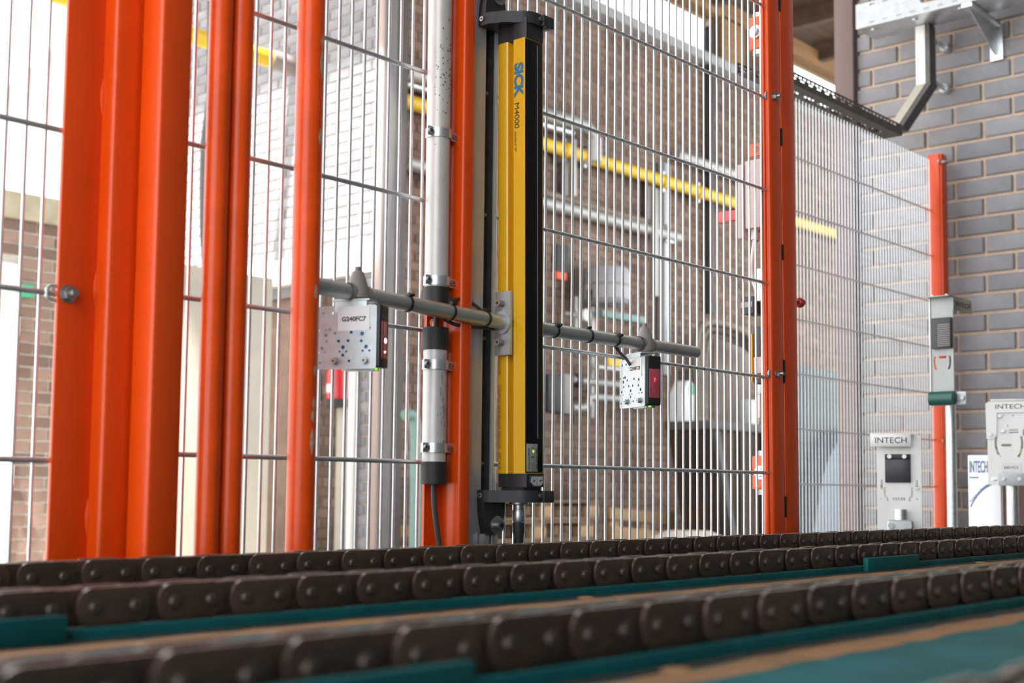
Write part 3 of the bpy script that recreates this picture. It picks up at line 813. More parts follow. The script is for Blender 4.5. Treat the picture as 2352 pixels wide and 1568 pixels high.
# mounting plate on the yellow face
PXF = GX - 0.0033                       # tilted face at that height
t = thing('mounting_plate', 'small bright steel plate bolted to the side of the yellow light grid', 'plate', (PXF, 1.242, 0.19))
MB().box(PXF - 0.0068, PXF - 0.0003, 1.2268, 1.2555, 0.1915, 0.2835, 0.0005).build('plate', 'plate', t)
for z in (0.2657, 0.2093): sock_bolt(t, (PXF - 0.0068, 1.2410, z), (-1, 0, 0), 0.0046, 0.0115, m='clampgrey')

# ================================================================== SENSOR BARS
t = thing('sensor_bar', 'grey steel bar from the chipped orange bar to the light grid', 'bar', (1.2, 1.232, 0.23), 'sensor bars')
LB0, LB1 = V(1.0155, 1.2325, 0.2475), V(PXF - 0.0068, 1.2400, 0.2385)
MB().cyl(LB0, LB1, 0.0105, 28).build('rod', 'bar', t)
b = MB().cyl(LB1 - V(0.0040, 0, 0), LB1, 0.0165, 28); b.cyl(LB1 - V(0.0015, 0, 0), LB1, 0.0150, 28); b.build('collar', 'plate', t)
t = thing('sensor_bar', 'grey steel bar carrying the second sensor right of the light grid', 'bar', (1.65, 1.232, 0.225), 'sensor bars')
RB0, RB1 = V(GX + GW - 0.003, 1.232, 0.2365), V(1.857, 1.232, 0.2365)
b = MB().cyl(RB0, RB1 - V(0.0015, 0, 0), 0.0102, 28); b.cyl(RB1 - V(0.0015, 0, 0), RB1, 0.0102, 28, 0.0088); b.build('rod', 'bar', t)

HOLES = [(0.074, 0.071, .0021), (0.0605, 0.0715, .0019), (0.0795, 0.0495, .0013), (0.0695, 0.0500, .0016), (0.0642, 0.0503, .0026), (0.0697, 0.0435, .0026), (0.0682, 0.0352, .0020), (0.0750, 0.0270, .0024),
         (0.0795, 0.0215, .0012), (0.0705, 0.0220, .0012), (0.0772, 0.0085, .0018), (0.0570, 0.0455, .0020), (0.0500, 0.0510, .0016), (0.0412, 0.0510, .0015), (0.0345, 0.0460, .0021), (0.0250, 0.0515, .0026),
         (0.0188, 0.0515, .0015), (0.0195, 0.0440, .0026), (0.0095, 0.0512, .0015), (0.0205, 0.0350, .0020), (0.0138, 0.0275, .0026), (0.0185, 0.0225, .0015), (0.0092, 0.0225, .0015), (0.0520, 0.0355, .0020),
         (0.0388, 0.0355, .0020), (0.0457, 0.0275, .0026), (0.0503, 0.0220, .0014), (0.0410, 0.0220, .0014), (0.0457, 0.0175, .0021), (0.0370, 0.0100, .0019), (0.0135, 0.0730, .0019)]
def make_sensor(pc, ang, ztop, code, lit, label, light, S=1.0, fo=0.025):
    """pc: clamp axis on the bar; ang: direction of the plate, from its window edge backwards"""
    a = V(math.cos(math.radians(ang)), math.sin(math.radians(ang)), 0); n = V(-a.y, a.x, 0)
    t = thing('distance_sensor', label, 'sensor', (pc.x, pc.y, ztop - 0.08 * S), 'distance sensors')
    o = V(pc.x, pc.y, ztop - 0.08 * S) - a * fo + n * 0.0135
    def L(b): b.m = frame(o, a, ZV, n) ; return b
    vs, fs = sheet(rrect(0, 0.082 * S, 0, 0.08 * S, 0.003, 3), [circ(x * S, y * S, r * S, 12) for x, y, r in HOLES], 0.0018)
    b = L(MB()); b.add(vs, fs); b.build('plate', 'plate', t)
    b = L(MB()); b.box(0.014, 0.058, 0.072 * S, 0.0875 * S, -0.0009, 0.0012, 0.0004); b.box(0.010, 0.062, 0.0855 * S, 0.0885 * S, -0.024, 0.0018, 0.001); b.build('bracket_lip', 'plate', t)
    b = L(MB()); b.box(0.006, 0.057, 0.002, 0.079 * S, -0.0255, -0.0015, 0.001); b.build('housing', 'sensor_blue', t)
    b = L(MB()); b.box(-0.0045, 0.0075, 0.0015, 0.0815 * S, -0.0270, -0.0012, 0.0028, 3); fc = b.build('front_cover', 'black', t)
    b = L(MB()); b.box(-0.0052, -0.0044, 0.0135, 0.0600, -0.0235, -0.0045, 0.0003); w = b.build('window', 'red_window', t)
    for k in range(3):
        b = L(MB()); b.box(-0.0049, -0.0044, 0.0690 + k * 0.0032, 0.0702 + k * 0.0032, -0.0215, -0.0070); b.build('vent_slit', 'rubber', fc)
    b = L(MB())
    if light == 'big':
        b.m = frame(o + a * -0.0052 + n * -0.0150 + ZV * 0.036, n, ZV, -a); b.prism(circ(0, 0, 0.0034, 20), -0.0002, 0.0005); b.build('light_spot', 'white_light', w)
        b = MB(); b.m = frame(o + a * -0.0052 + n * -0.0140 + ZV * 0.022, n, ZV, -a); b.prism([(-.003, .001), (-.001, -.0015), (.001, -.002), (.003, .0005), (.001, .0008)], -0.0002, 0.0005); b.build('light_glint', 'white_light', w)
    else:
        b.m = frame(o + a * -0.0052 + n * -0.0140 + ZV * 0.044, n, ZV, -a)
        for (x0, x1, y0, y1) in ((-0.0006, 0.0006, -0.002, 0.0022), (-0.0028, -0.001, -0.0008, 0.0004), (-0.001, 0.0010, -0.0042, -0.003)): b.box(x0, x1, y0, y1, -0.0002, 0.0004)
        b.build('light_spot', 'red_light', w)
    b = L(MB()); b.box(0.004, 0.0075, -0.0008, 0.0018, -0.0135, -0.0095, 0.0004); b.build('status_lamp', 'led', t)
    b = L(MB()); b.box(0.006, 0.05, -0.0015, 0.0025, -0.022, -0.006, 0.0006); b.build('base_plate', 'plate', t)
    for x in (0.0565, 0.0145):
        b = MB(); p = o + a * x * S + ZV * 0.010 * S + n * 0.0009
        b.cyl(p, p + n * 0.0008, 0.0056, 18); b.cyl(p + n * 0.0008, p + n * 0.0058, 0.0043, 18, 0.0038); s = b.build('screw', 'steel', t)
        b = MB(); b.m = frame(p + n * 0.0058, a, ZV, n)
        b.box(-0.0022, 0.0022, -0.0005, 0.0005, -0.0001, 0.0002); b.box(-0.0005, 0.0005, -0.0022, 0.0022, -0.0001, 0.0002); b.build('screw_cross', 'black', s)
    # sticker with code: its own plane just in front of the plate, the reading direction runs towards the window edge
    b = L(MB()); b.box(0.0097, 0.0533, 0.0482, 0.0788, 0.0010, 0.0014, 0); lb = b.build('code_label', 'label', t)
    tf = frame(o + a * 0.0313 + ZV * 0.0626 + n * 0.0015, -a, ZV)
    text(code, 0.0078, tf, width=0.0335, bold=0.00028, t=0.0001).build('code_print', 'dark_print', lb)
    return t, o, a, n
def cone_clamp(p, d, label, zbot):
    t = thing('bar_clamp', label, 'clamp', (p.x, p.y, zbot), 'cone shaped clamps on the sensor bars')
    b = MB(); b.m = Matrix.Translation((p.x, p.y, p.z))
    b.lathe([(0.0125, zbot - p.z), (0.0150, zbot - p.z + 0.004), (0.0155, -0.006), (0.0145, 0.004), (0.0115, 0.016), (0.0078, 0.0265), (0.0062, 0.0285)], 26)
    b.build('cone', 'clampgrey', t)
    b = MB().cyl(p - d * 0.0168, p + d * 0.0168, 0.0119, 24, cap=False); b.build('bore', 'clampgrey', t)
    b = MB().cyl(p + ZV * 0.028, p + ZV * 0.0345, 0.0036, 14); sc = b.build('set_screw', 'clampgrey', t)
    for k in range(3): MB().cyl(p + ZV * (0.0295 + k * 0.0018), p + ZV * (0.0302 + k * 0.0018), 0.0039, 14).build('thread', 'clampgrey', sc)
    return t
dl = (LB1 - LB0).normalized()
q = atY(823, 672, 1.2325); p1 = LB0 + dl * (q.x - LB0.x)
q = atY(1481, 792, 1.232); p2 = V(q.x, 1.232, 0.2365)
def zfor(u, v, x, y):
    r = ray(u, v); return r.z * (x * r.x + y * r.y) / (r.x * r.x + r.y * r.y)
z1 = zfor(866, 706, p1.x, p1.y); z2 = zfor(1478, 822, p2.x, p2.y)
make_sensor(p1, 113, z1, 'G240FC7', True, 'perforated sensor bracket labelled G240FC7 hanging left of the light grid', 'big', fo=0.034)
make_sensor(p2, 66, z2, 'G240FC8', True, 'perforated sensor bracket labelled G240FC8 hanging right of the light grid', 'small')
cone_clamp(p1, dl, 'grey cone clamp above the sensor labelled G240FC7', z1 + 0.0085)
cone_clamp(p2, V(1, 0, 0), 'grey cone clamp above the sensor labelled G240FC8', z2 + 0.0085)

def tie(p, d, label, ang, r=0.0105):
    t = thing('cable_tie', label, 'cable tie', p - ZV * r, 'black cable ties on the sensor bars')
    d = d.normalized(); x = d.orthogonal().normalized(); y = d.cross(x)
    N = 28; vs, fs = [], []
    for k in range(N):
        w = x * math.cos(2 * math.pi * k / N) + y * math.sin(2 * math.pi * k / N)
        for rr, dd in ((r + 0.0001, -0.0019), (r + 0.0012, -0.0019), (r + 0.0012, 0.0019), (r + 0.0001, 0.0019)): vs.append(p + w * rr + d * dd)
    for k in range(N):
        l = (k + 1) % N
        for q in range(4): fs.append((k * 4 + q, k * 4 + (q + 1) % 4, l * 4 + (q + 1) % 4, l * 4 + q))
    MB().add(vs, fs).build('strap', 'tie', t)
    w = V(0, math.cos(math.radians(ang)), math.sin(math.radians(ang)))
    q = p + w * (r + 0.0018)
    b = MB(); b.m = frame(q, d, w); b.box(-0.0034, 0.0034, -0.0022, 0.0026, -0.0034, 0.0034, 0.0009); b.build('tie_head', 'tie', t)
    b = MB().tube([q + d * 0.002, q + d * 0.006 + w * 0.0015], [0.0016, 0.0024], 8); b.build('tie_tail', 'tie', t)
for u, v, lab, an in ((935, 690, 'black cable tie on the bar beside the sensor labelled G240FC7', 118), (1036, 710, 'black cable tie on the bar in front of the white conduit', 112), (1118, 724, 'black cable tie on the bar closest to the steel plate', 104)):
    q = atY(u, v, 1.236); tie(LB0 + dl * ((q.x - LB0.x) / dl.x), dl, lab, an)
for u, v, lab, an in ((1272, 757, 'first black cable tie right of the yellow light grid', 140), (1350, 770, 'middle black cable tie on the bar right of the light grid', 96), (1412, 782, 'black cable tie next to the sensor labelled G240FC8', 145)):
    q = atY(u, v, 1.232); tie(V(q.x, 1.232, 0.2365), V(1, 0, 0), lab, an, 0.0102)

# ================================================================== CONDUIT ON THE CENTRE POST
CXc, CYc, CR = 1.2610, 1.2640, 0.0165
t = thing('conduit_pipe', 'long white conduit pipe with black end sleeve on the orange post', 'pipe', (CXc, CYc, 0.248), 'white conduit pipes')
CT = V(-0.0025, 0, 0)
MB().cyl((CXc, CYc, 0.268), (CXc - 0.001, CYc, 1.35), CR, 32).build('pipe', 'conduit', t)
b = MB(); b.m = Matrix.Translation((CXc, CYc, 0)); b.lathe([(CR + 0.0004, 0.2495), (CR + 0.0014, 0.2505), (CR + 0.0012, 0.277), (CR + 0.0004, 0.2775)], 32); b.build('end_sleeve', 'rubber', t)
for k in range(70):
    a_ = math.radians(random.uniform(200, 300)); z = random.gauss(0.575, 0.035); r = random.uniform(0.0005, 0.0014)
    w = V(math.cos(a_), math.sin(a_), 0)
    b = MB(); b.m = frame(V(CXc, CYc, z) + w * (CR - 0.0001), V(-w.y, w.x, 0), ZV); b.prism(circ(0, 0, r, 6), -0.0002, 0.0003); b.build('dirt_speck', 'mark', t)
t = thing('conduit_pipe', 'short white conduit pipe with black sleeves at both ends', 'pipe', (CXc, CYc, 0.006), 'white conduit pipes')
MB().cyl((CXc, CYc, 0.02), (CXc, CYc, 0.205), CR, 32).build('pipe', 'conduit', t)
for za, zb in ((0.1895, 0.2215), (0.0060, 0.0370)):
    b = MB(); b.m = Matrix.Translation((CXc, CYc, 0)); b.lathe([(CR * 0.8, za), (CR + 0.0014, za + 0.0008), (CR + 0.0016, zb - 0.001), (CR + 0.0004, zb)], 32); b.build('end_sleeve', 'rubber', t)
for k in range(34):
    a_ = math.radians(random.gauss(265, 14)); z = random.uniform(0.06, 0.18); h = random.uniform(0.002, 0.012)
    w = V(math.cos(a_), math.sin(a_), 0)
    b = MB(); b.m = frame(V(CXc, CYc, z) + w * (CR - 0.0001), V(-w.y, w.x, 0), ZV); b.box(-0.00025, 0.00025, -h / 2, h / 2, -0.0002, 0.00022); b.build('scratch', 'mark', t)
def saddle(z, label):
    t = thing('pipe_clamp', label, 'pipe clamp', (CXc, CYc, z - 0.007), 'zinc pipe clamps on the white conduit')
    N = 24; vs, fs = [], []
    R0, R1, h = CR + 0.0004, CR + 0.0022, 0.0065
    for k in range(N + 1):
        a_ = math.radians(150 + 240 * k / N); w = V(math.cos(a_), math.sin(a_), 0)
        for rr, zz in ((R0, -h), (R1, -h), (R1, h), (R0, h)): vs.append(V(CXc, CYc, z + zz) + w * rr)
    for k in range(N):
        for q in range(4): fs.append((k * 4 + q, k * 4 + (q + 1) % 4, k * 4 + 4 + (q + 1) % 4, k * 4 + 4 + q))
    fs += [(0, 1, 2, 3), (N * 4 + 3, N * 4 + 2, N * 4 + 1, N * 4)]
    MB().add(vs, fs).build('strap', 'galv', t)
    # ears left and right with screws facing the conveyor, base rail behind
    for sx, nm in ((-1, 'ear'), (1, 'ear')):
        x0 = CXc + sx * (CR + 0.0012); x1 = CXc + sx * (CR + 0.0115)
        e = MB().box(min(x0, x1), max(x0, x1), CYc - 0.0075, CYc - 0.0050, z - h, z + h, 0.0006).build(nm, 'galv', t)
        p = V((x0 + x1) / 2 + sx * 0.0008, CYc - 0.0075, z)
        s = MB().cyl(p, p + V(0, -0.0028, 0), 0.0044, 16, 0.0036).build('screw', 'steel', t)
        b = MB(); b.m = frame(p + V(0, -0.0028, 0), V(1, 0, 0), ZV); b.box(-0.0022, 0.0022, -0.0004, 0.0004, -0.0002, 0.0002); b.box(-0.0004, 0.0004, -0.0022, 0.0022, -0.0002, 0.0002); b.build('screw_cross', 'black', s)
    MB().box(CXc + CR - 0.001, CXc + CR + 0.0112, CYc + 0.004, CYc + 0.0125, z - 0.0085, z + 0.0065, 0.0008).build('base_rail', 'galv', t)
    MB().cyl((CXc + CR + 0.006, CYc + 0.001, z + 0.0005), (CXc + CR + 0.0115 + 0.006, CYc + 0.001, z + 0.0005), 0.0028, 12).build('bolt_end', 'steel', t)
for z, lab in ((0.4930, 'topmost zinc pipe clamp, high on the long white conduit'), (0.2855, 'zinc pipe clamp just above the bar, at the sleeve of the long conduit'), (0.1695, 'zinc pipe clamp near the top of the short white conduit'), (0.0560, 'lowest zinc pipe clamp, near the bottom of the short conduit')):
    saddle(z, lab)
def lead(pts, r, label, n=6, name='cable', m='cable'):
    P = [Vector(p) for p in pts]; out = []
    for i in range(len(P) - 1):
        p0, p1_, p2_, p3 = P[max(i - 1, 0)], P[i], P[i + 1], P[min(i + 2, len(P) - 1)]
        for k in range(n):
            s = k / n
            out.append(0.5 * ((2 * p1_) + (p2_ - p0) * s + (2 * p0 - 5 * p1_ + 4 * p2_ - p3) * s * s + (3 * p1_ - p0 - 3 * p2_ + p3) * s ** 3))
    out.append(P[-1])
    return tag(MB().tube(out, r, 10).build(name, m), label, 'cable')
lead([(CXc, CYc, 0.25), (CXc + 0.0005, CYc, 0.235), (CXc, CYc, 0.221)], 0.0036, 'thick dark cable bridging the gap between the two conduits')
lead([(CXc + 0.001, CYc, 0.007), (CXc + 0.002, CYc, -0.02), (CXc + 0.006, CYc - 0.002, -0.055), (CXc + 0.013, CYc - 0.004, -0.10), (CXc + 0.02, CYc - 0.004, -0.2)], 0.0040, 'dark cable leaving the bottom of the short conduit')
lead([atY(1030, 692, 1.245), atY(1048, 687, 1.247), atY(1070, 690, 1.248), atY(1092, 702, 1.247), atY(1108, 716, 1.246)], 0.0026, 'thin cable looping over the bar behind the cable tie')
lead([atY(1012, 722, 1.246), atY(1025, 735, 1.245), atY(1050, 746, 1.246), atY(1090, 751, 1.250), atY(1145, 757, 1.256), (GX + 0.01, 1.266, 0.222), (GX + GW + 0.02, 1.262, 0.222), (GX + GW + 0.05, 1.246, 0.232)], 0.0026, 'thin cable sagging under the bar to the light grid')
lead([atY(1411, 792, 1.240), atY(1418, 802, 1.242), atY(1428, 814, 1.246), atY(1440, 826, 1.252), atY(1450, 842, 1.262)], 0.0026, 'thin cable running into the back of the second sensor')
lead([LB0 + dl * 0.08 + V(0, 0.013, 0.004), LB0 + dl * 0.16 + V(0, 0.0135, 0.004), LB0 + dl * 0.22 + V(0, 0.0135, 0.005), LB0 + dl * 0.25 + V(0, 0.0135, 0.004)], 0.0024, 'thin cable tied along the back of the left sensor bar')
lead([RB0 + V(0.02, 0.0127, 0.004), RB0 + V(0.1, 0.0127, 0.004), RB0 + V(0.18, 0.0127, 0.004), RB0 + V(0.24, 0.0127, 0.002)], 0.0024, 'thin cable tied along the back of the right sensor bar')

# ================================================================== RIGHT-HAND SIDE
# fittings on the back of the tall right-hand post
def hinge(u0, u1, v0, v1, label):
    y = 1.3215
    c = atY(u1, (v0 + v1) / 2, y); d = (u1 - u0) / 1030.0
    z0, z1 = atY(u1, v0, y).z, atY(u1, v1, y).z; x0, x1 = c.x, c.x + 0.03; h = z1 - z0
    t = thing('hinge_knuckle', label, 'hinge', (x0, y, z0), 'orange gate hinges')
    MB().box(x0, x1, y, y + d, z0 + h * .12, z0 + h * .46, 0.002).build('hinge_block', 'orange', t)
    MB().box(x0, x1, y, y + d, z0 + h * .54, z0 + h * .88, 0.002).build('hinge_block', 'orange', t)
    ym, xm = y + d / 2, x0 + 0.014
    for za, zb in ((0, .12), (.88, 1.0)): MB().cyl((xm, ym, z0 + h * za), (xm, ym, z0 + h * zb), 0.0115, 6).build('hex_nut', 'steel', t)
    MB().cyl((xm, ym, z0 + h * .45), (xm, ym, z0 + h * .55), 0.008, 14).build('hinge_pin', 'steel', t)
    b = MB().cyl((x0, ym - 0.003, z0 + h * .5), (x0 - 0.005, ym - 0.003, z0 + h * .5), 0.0135, 20); b.cyl((x0 - 0.005, ym - 0.003, z0 + h * .5), (x0 - 0.011, ym - 0.003, z0 + h * .5), 0.009, 6); b.build('bolt', 'steel', t)
hinge(1714, 1752, 118, 22, 'upper orange gate hinge behind the tall right-hand post')
hinge(1727, 1764, 1136, 1034, 'lower orange gate hinge behind the tall right-hand post')
def pbox(name, m, u0, u1, v0, v1, y, d, label, cat, bev=0.003, build=True):
    a, b_ = atY(u0, v1, y), atY(u1, v0, y)
    o = MB().box(a.x, b_.x, y, y + d, a.z, b_.z, bev).build(name, m)
    return tag(o, label, cat)
a, b_ = atY(1753, 520, 1.3385), atY(1753, 362, 1.3385)
t = thing('junction_box', 'pale pinkish grey junction box behind the tall right-hand post', 'box', (a.x, 1.36, a.z))
MB().box(a.x, a.x + 0.06, 1.3385, 1.381, a.z, b_.z, 0.003).build('enclosure', 'pinkgrey', t)
MB().box(a.x, a.x + 0.06, 1.3835, 1.400, a.z - 0.018, b_.z - 0.005, 0.003).build('lid', 'pinkgrey', t)
zr = atY(1674, 504, 1.44).z
MB().box(a.x + 0.002, a.x + 0.022, 1.400, 1.452, zr - 0.011, zr + 0.011, 0.002).build('red_plug', 'redpaint', t)
MB().cyl((a.x + 0.02, 1.37, a.z), (a.x + 0.02, 1.37, a.z - 0.02), 0.008, 14).build('cable_gland', 'white_plastic', t)
lead([(a.x + 0.02, 1.37, a.z - 0.018), (a.x + 0.012, 1.37, a.z - 0.05), (a.x + 0.016, 1.375, a.z - 0.09), (a.x + 0.03, 1.37, a.z - 0.13)], 0.004, 'pale grey cable hanging from the junction box', m='white_plastic')
t = thing('hinge_tab', 'small orange drilled tab above the junction box', 'bracket', atY(1722, 355, 1.33), None)
p, q = atY(1753, 355, 1.3385), atY(1753, 327, 1.3385)
vs, fs = sheet([(0, p.z), (-0.030, p.z), (-0.030, q.z), (0, q.z)], [circ(-0.013, (p.z + q.z) / 2, 0.006, 12)], 0.004)
b = MB(); b.m = frame((p.x, 1.3385, 0), V(0, -1, 0), V(0, 0, 1)); b.add(vs, fs); b.build('tab', 'orange', t)
# safety switch column on the back of the post
t = thing('safety_switch', 'black and amber gate safety switch behind the tall right-hand post', 'switch', atY(1735, 880, 1.345))
def sb(nm, m, u0, u1, v0, v1, y=None, d=0.03, bev=0.002):
    y0 = 1.3385 + (1754 - u1) / 1030.0; c = atY(u1, (v0 + v1) / 2, y0)
    return MB().box(c.x, c.x + d, y0, y0 + (u1 - u0) / 1030.0, atY(u1, v1, y0).z, atY(u1, v0, y0).z, bev).build(nm, m, t)
a_, b2_ = atY(1756, 700, 1.301), atY(1776, 700, 1.301); MB().box(a_.x, b2_.x, 1.3010, 1.3090, -HZ, 1.35, 0.002).build('mounting_rail', 'white_paint', t)
sb('switch_head', 'darkbox', 1700, 1731, 679, 719, 1.36, 0.05); sb('switch_cap', 'clampgrey', 1699, 1729, 690, 706, 1.358, 0.03)
sb('actuator', 'white_plastic', 1735, 1752, 615, 690, 1.345, 0.02)
sb('switch_body', 'darkbox', 1729, 1752, 748, 818); sb('amber_strip', 'amber', 1722, 1728, 765, 876, 1.349, 0.02); sb('label_plate', 'pinkgrey', 1730, 1752, 818, 857)
sb('switch_foot', 'darkbox', 1730, 1752, 857, 880); sb('cable_gland', 'white_plastic', 1733, 1748, 882, 905); sb('cable_boot', 'white_plastic', 1737, 1746, 905, 960)
b = MB(); p = atY(1838, 695, 1.318); b.m = frame(p, V(1, 0, 0), V(0, 0, 1), V(0, -1, 0)); b.lathe([(0.003, -0.012), (0.009, -0.008), (0.0108, 0.0), (0.009, 0.006), (0.004, 0.010)], 24)
b.cyl((0, 0, -0.01), (0, 0, -0.004), 0.004, 10); b.cyl((-0.024, 0, -0.001), (0, 0, -0.001), 0.004, 10)
tag(b.build('knob', 'lamp_red'), 'dark red round knob sticking out behind the tall right-hand post', 'knob')

# INTECH reflector plate in front of the far fence
def letters(word, size, fr, width, parent, m='dark_print', bold=0.0): return text(word, size, fr, width=width, bold=bold).build('cut_lettering', m, parent)
y = 1.42
y = 1.46
A = atY(2015, 1215, y); dp = A.dot(FWD)
W, H, zb0 = 99 * dp / F_PX, 215 * dp / F_PX, A.z - 0.25
FX = V(0.424, -0.906, 0)
t = thing('reflector_plate', 'stainless plate with black reflector and INTECH lettering in front of the distant fence', 'bracket', (A.x + W / 2, y, zb0), 'stainless sensor brackets')
FRP = frame(A, FX, V(0, 0, 1))
vs, fs = sheet(rrect(0, W, -0.05, H, 0.006, 3), [slot(W * .105, H * .43, W * .105, H * .52, 0.003), slot(W * .885, H * .44, W * .885, H * .52, 0.003), arcslot(W * .62, H * .42, W * .44, 172, 215, 0.003), arcslot(W * .35, H * .42, W * .44, -35, 8, 0.003),
     slot(W * .37, H * .325, W * .60, H * .325, 0.0035), circ(W * .09, H * .325, 0.0025), circ(W * .90, H * .325, 0.0025)], 0.003)
b = MB(); b.m = FRP; b.add(vs, fs); b.build('plate', 'stainless', t)
b = MB(); b.m = FRP; b.box(-W * .13, W * .78, H * .875, H * 1.015, 0.0275, 0.030, 0.001); b.box(-W * .13, W * .86, H * 1.005, H * 1.02, 0.0, 0.030, 0.001); hd = b.build('hood', 'stainless', t)
letters('INTECH', 0.020, FRP @ Matrix.Translation((W * .33, H * .942, 0.0303)), W * .70, hd)
b = MB(); b.m = FRP; b.box(W * .19, W * .76, H * .50, H * .80, 0.0, 0.010, 0.001); rf_ = b.build('reflector', 'reflector', t)
b = MB(); b.m = FRP; b.box(W * .19, W * .76, H * .745, H * .80, 0.0095, 0.012, 0.0005); b.build('reflector_top', 'black', rf_)
for x in (.29, .62):
    b = MB(); b.m = FRP; b.prism(circ(W * x, H * .775, 0.0055, 12), 0.010, 0.017); b.build('screw', 'steel', t)
b = MB(); b.m = FRP; b.prism(circ(W * .885, H * .44, 0.004, 12), 0.001, 0.008); b.build('screw', 'steel', t)
b = MB(); b.m = FRP; b.cyl((W * .52, H * .0, 0.016), (W * .52, H * .215, 0.016), W * .14, 20); b.build('post_tube', 'galv', t)
b = MB(); b.m = FRP; b.box(W * .22, W * .80, -0.05, H * .105, 0.012, 0.042, 0.006, 3); cb = b.build('clamp_block', 'zinc', t)
for x in (.31, .70):
    b = MB(); b.m = FRP; b.prism(circ(W * x, H * .045, 0.007, 14), 0.041, 0.046); b.build('bolt', 'zinc', cb)
b = MB(); b.m = FRP; b.cyl((W * .52, -0.55, 0.0), (W * .52, -0.03, 0.0), 0.016, 18); b.build('stand', 'galv', t)

# stainless bracket on a pole, seen edge on (faces along the conveyor)
y = 1.47
t = thing('reflector_bracket', 'narrow stainless bracket with ridged reflector on a pole before the far orange post', 'bracket', (atY(2180, 1200, y).x, y, -HZ), 'stainless sensor brackets')
a0 = atY(2141, 920, y); a1 = atY(2186, 700, y)
PW = a1.x - a0.x; PHh = a1.z - a0.z
ux = V(0, -1, 0)       # plate faces back along the conveyor
PW = 0.062
FRB = frame((a0.x, y, a0.z), ux, ZV)
vs, fs = sheet(rrect(0, PW, -0.015, PHh, 0.003, 2), [arcslot(PW * 1.0, PHh * .38, PW * .85, 165, 205, 0.0025), arcslot(0, PHh * .38, PW * .85, -25, 15, 0.0025), slot(PW * .4, PHh * .42, PW * .62, PHh * .42, 0.0035)], 0.003)
b = MB(); b.m = FRB; b.add(vs, fs); b.build('plate', 'stainless_dull', t)
b = MB(); b.m = FRB; b.box(-0.0022, 0.0, -0.02, PHh, -0.0015, 0.005, 0.0005); b.build('edge_flange', 'white_paint', t)
b = MB(); b.m = FRB; b.box(-0.004, PW + 0.002, PHh, PHh + 0.003, -0.120, 0.030, 0.0008); hd = b.build('hood', 'stainless_dull', t)
zc = PHh - 0.015
pL = FRB @ V(PW + 0.0045, PHh - 0.032, 0.0)
b = MB(); b.m = FRB; b.box(PW + 0.0005, PW + 0.0025, PHh - 0.034, PHh + 0.003, -0.120, 0.003, 0.0005); fl = b.build('name_flap', 'stainless_dull', t)
text('INTECH', 0.018, frame(FRB @ V(PW + 0.0028, zc - 0.001, -0.060), V(1, 0, 0), ZV), width=0.095).build('cut_lettering', 'dark_print', fl)
b = MB(); b.m = FRB; b.box(PW * .12, PW * .98, PHh * .50, PHh * .80, 0.002, 0.016, 0.001); rf_ = b.build('reflector', 'black', t)
for k in range(12):
    b = MB(); b.m = FRB; zz = PHh * (.525 + .0185 * k); b.box(PW * .40, PW * .94, zz, zz + 0.0016, 0.0158, 0.0166); b.build('reflector_ridge', 'clampgrey', rf_)
b = MB(); b.m = FRB; b.cyl((0.004, 0.004, 0.020), (PW + 0.008, 0.004, 0.020), 0.0185, 20); b.build('rubber_mount', 'green_rubber', t)
b = MB(); b.m = FRB; b.box(PW + 0.008, PW + 0.034, -0.014, 0.022, 0.002, 0.006, 0.003); b.cyl((PW + 0.026, 0.004, 0.006), (PW + 0.026, 0.004, 0.014), 0.006, 6); b.build('mount_cheek', 'zinc', t)
for x in (0.012, 0.05):
    b = MB(); b.m = FRB; b.cyl((x, PHh + 0.003, 0.012), (x, PHh + 0.008, 0.012), 0.004, 10); b.build('screw', 'steel', t)
pb = atY(2183, 930, y + 0.01)
MB().cyl((pb.x, pb.y, -HZ), (pb.x, pb.y, pb.z + 0.03), 0.0140, 24).build('pole', 'galv', t)

# stainless bracket at the picture edge
y = 1.40
A = atY(2270, 1113, y); dp = A.dot(FWD); W, H = 98 * dp / F_PX, 191 * dp / F_PX; FX = V(0.35, -0.937, 0)
t = thing('sensor_bracket', 'stainless bracket labelled E401FC5 on a pole at the picture edge', 'bracket', (A.x + W / 2, y, -HZ), 'stainless sensor brackets')
FRC = frame(A, FX, V(0, 0, 1))
vs, fs = sheet(rrect(0, W, 0, H, 0.006, 3), [slot(W * .10, H * .068, W * .16, H * .068, 0.006), arcslot(W * .80, H * .50, W * .62, 165, 212, 0.003), arcslot(W * .14, H * .50, W * .62, -32, 15, 0.003), slot(W * .33, H * .475, W * .50, H * .475, 0.0035),
     slot(W * .80, H * .60, W * .80, H * .66, .003), slot(W * .50, H * .655, W * .66, H * .662, 0.0018), slot(W * .49, H * .625, W * .67, H * .632, 0.0018), circ(W * .57, H * .83, 0.002), circ(W * .45, H * .71, 0.002)], 0.003)
b = MB(); b.m = FRC; b.add(vs, fs); b.build('plate', 'stainless', t)
b = MB(); b.m = FRC; b.prism([(-W * .02, H * .55), (-W * .03, H * .98), (W * .08, H * 1.0), (W * 1.0, H * 1.0), (W * 1.0, H * .90), (W * .88, H * .865), (W * .22, H * .865), (W * .20, H * .60), (W * .15, H * .55)], 0.004, 0.007); hd = b.build('front_bracket', 'stainless', t)
letters('INTECH', 0.018, FRC @ Matrix.Translation((W * .52, H * .935, 0.0073)), W * .66, hd)
b = MB(); b.m = FRC; b.box(W * .08, W * 1.0, H * 1.0, H * 1.03, -0.02, 0.007, 0.002); b.build('hood', 'stainless', t)
for x, z in ((.28, .825), (.06, .60), (.34, .645)):
    b = MB(); b.m = FRC; b.prism(circ(W * x, H * z, 0.005, 12), 0.005, 0.013); b.build('screw', 'steel', t)
b = MB(); b.m = FRC; b.box(W * .30, W * .72, H * .155, H * .265, 0.002, 0.003); lb = b.build('code_label', 'label', t)
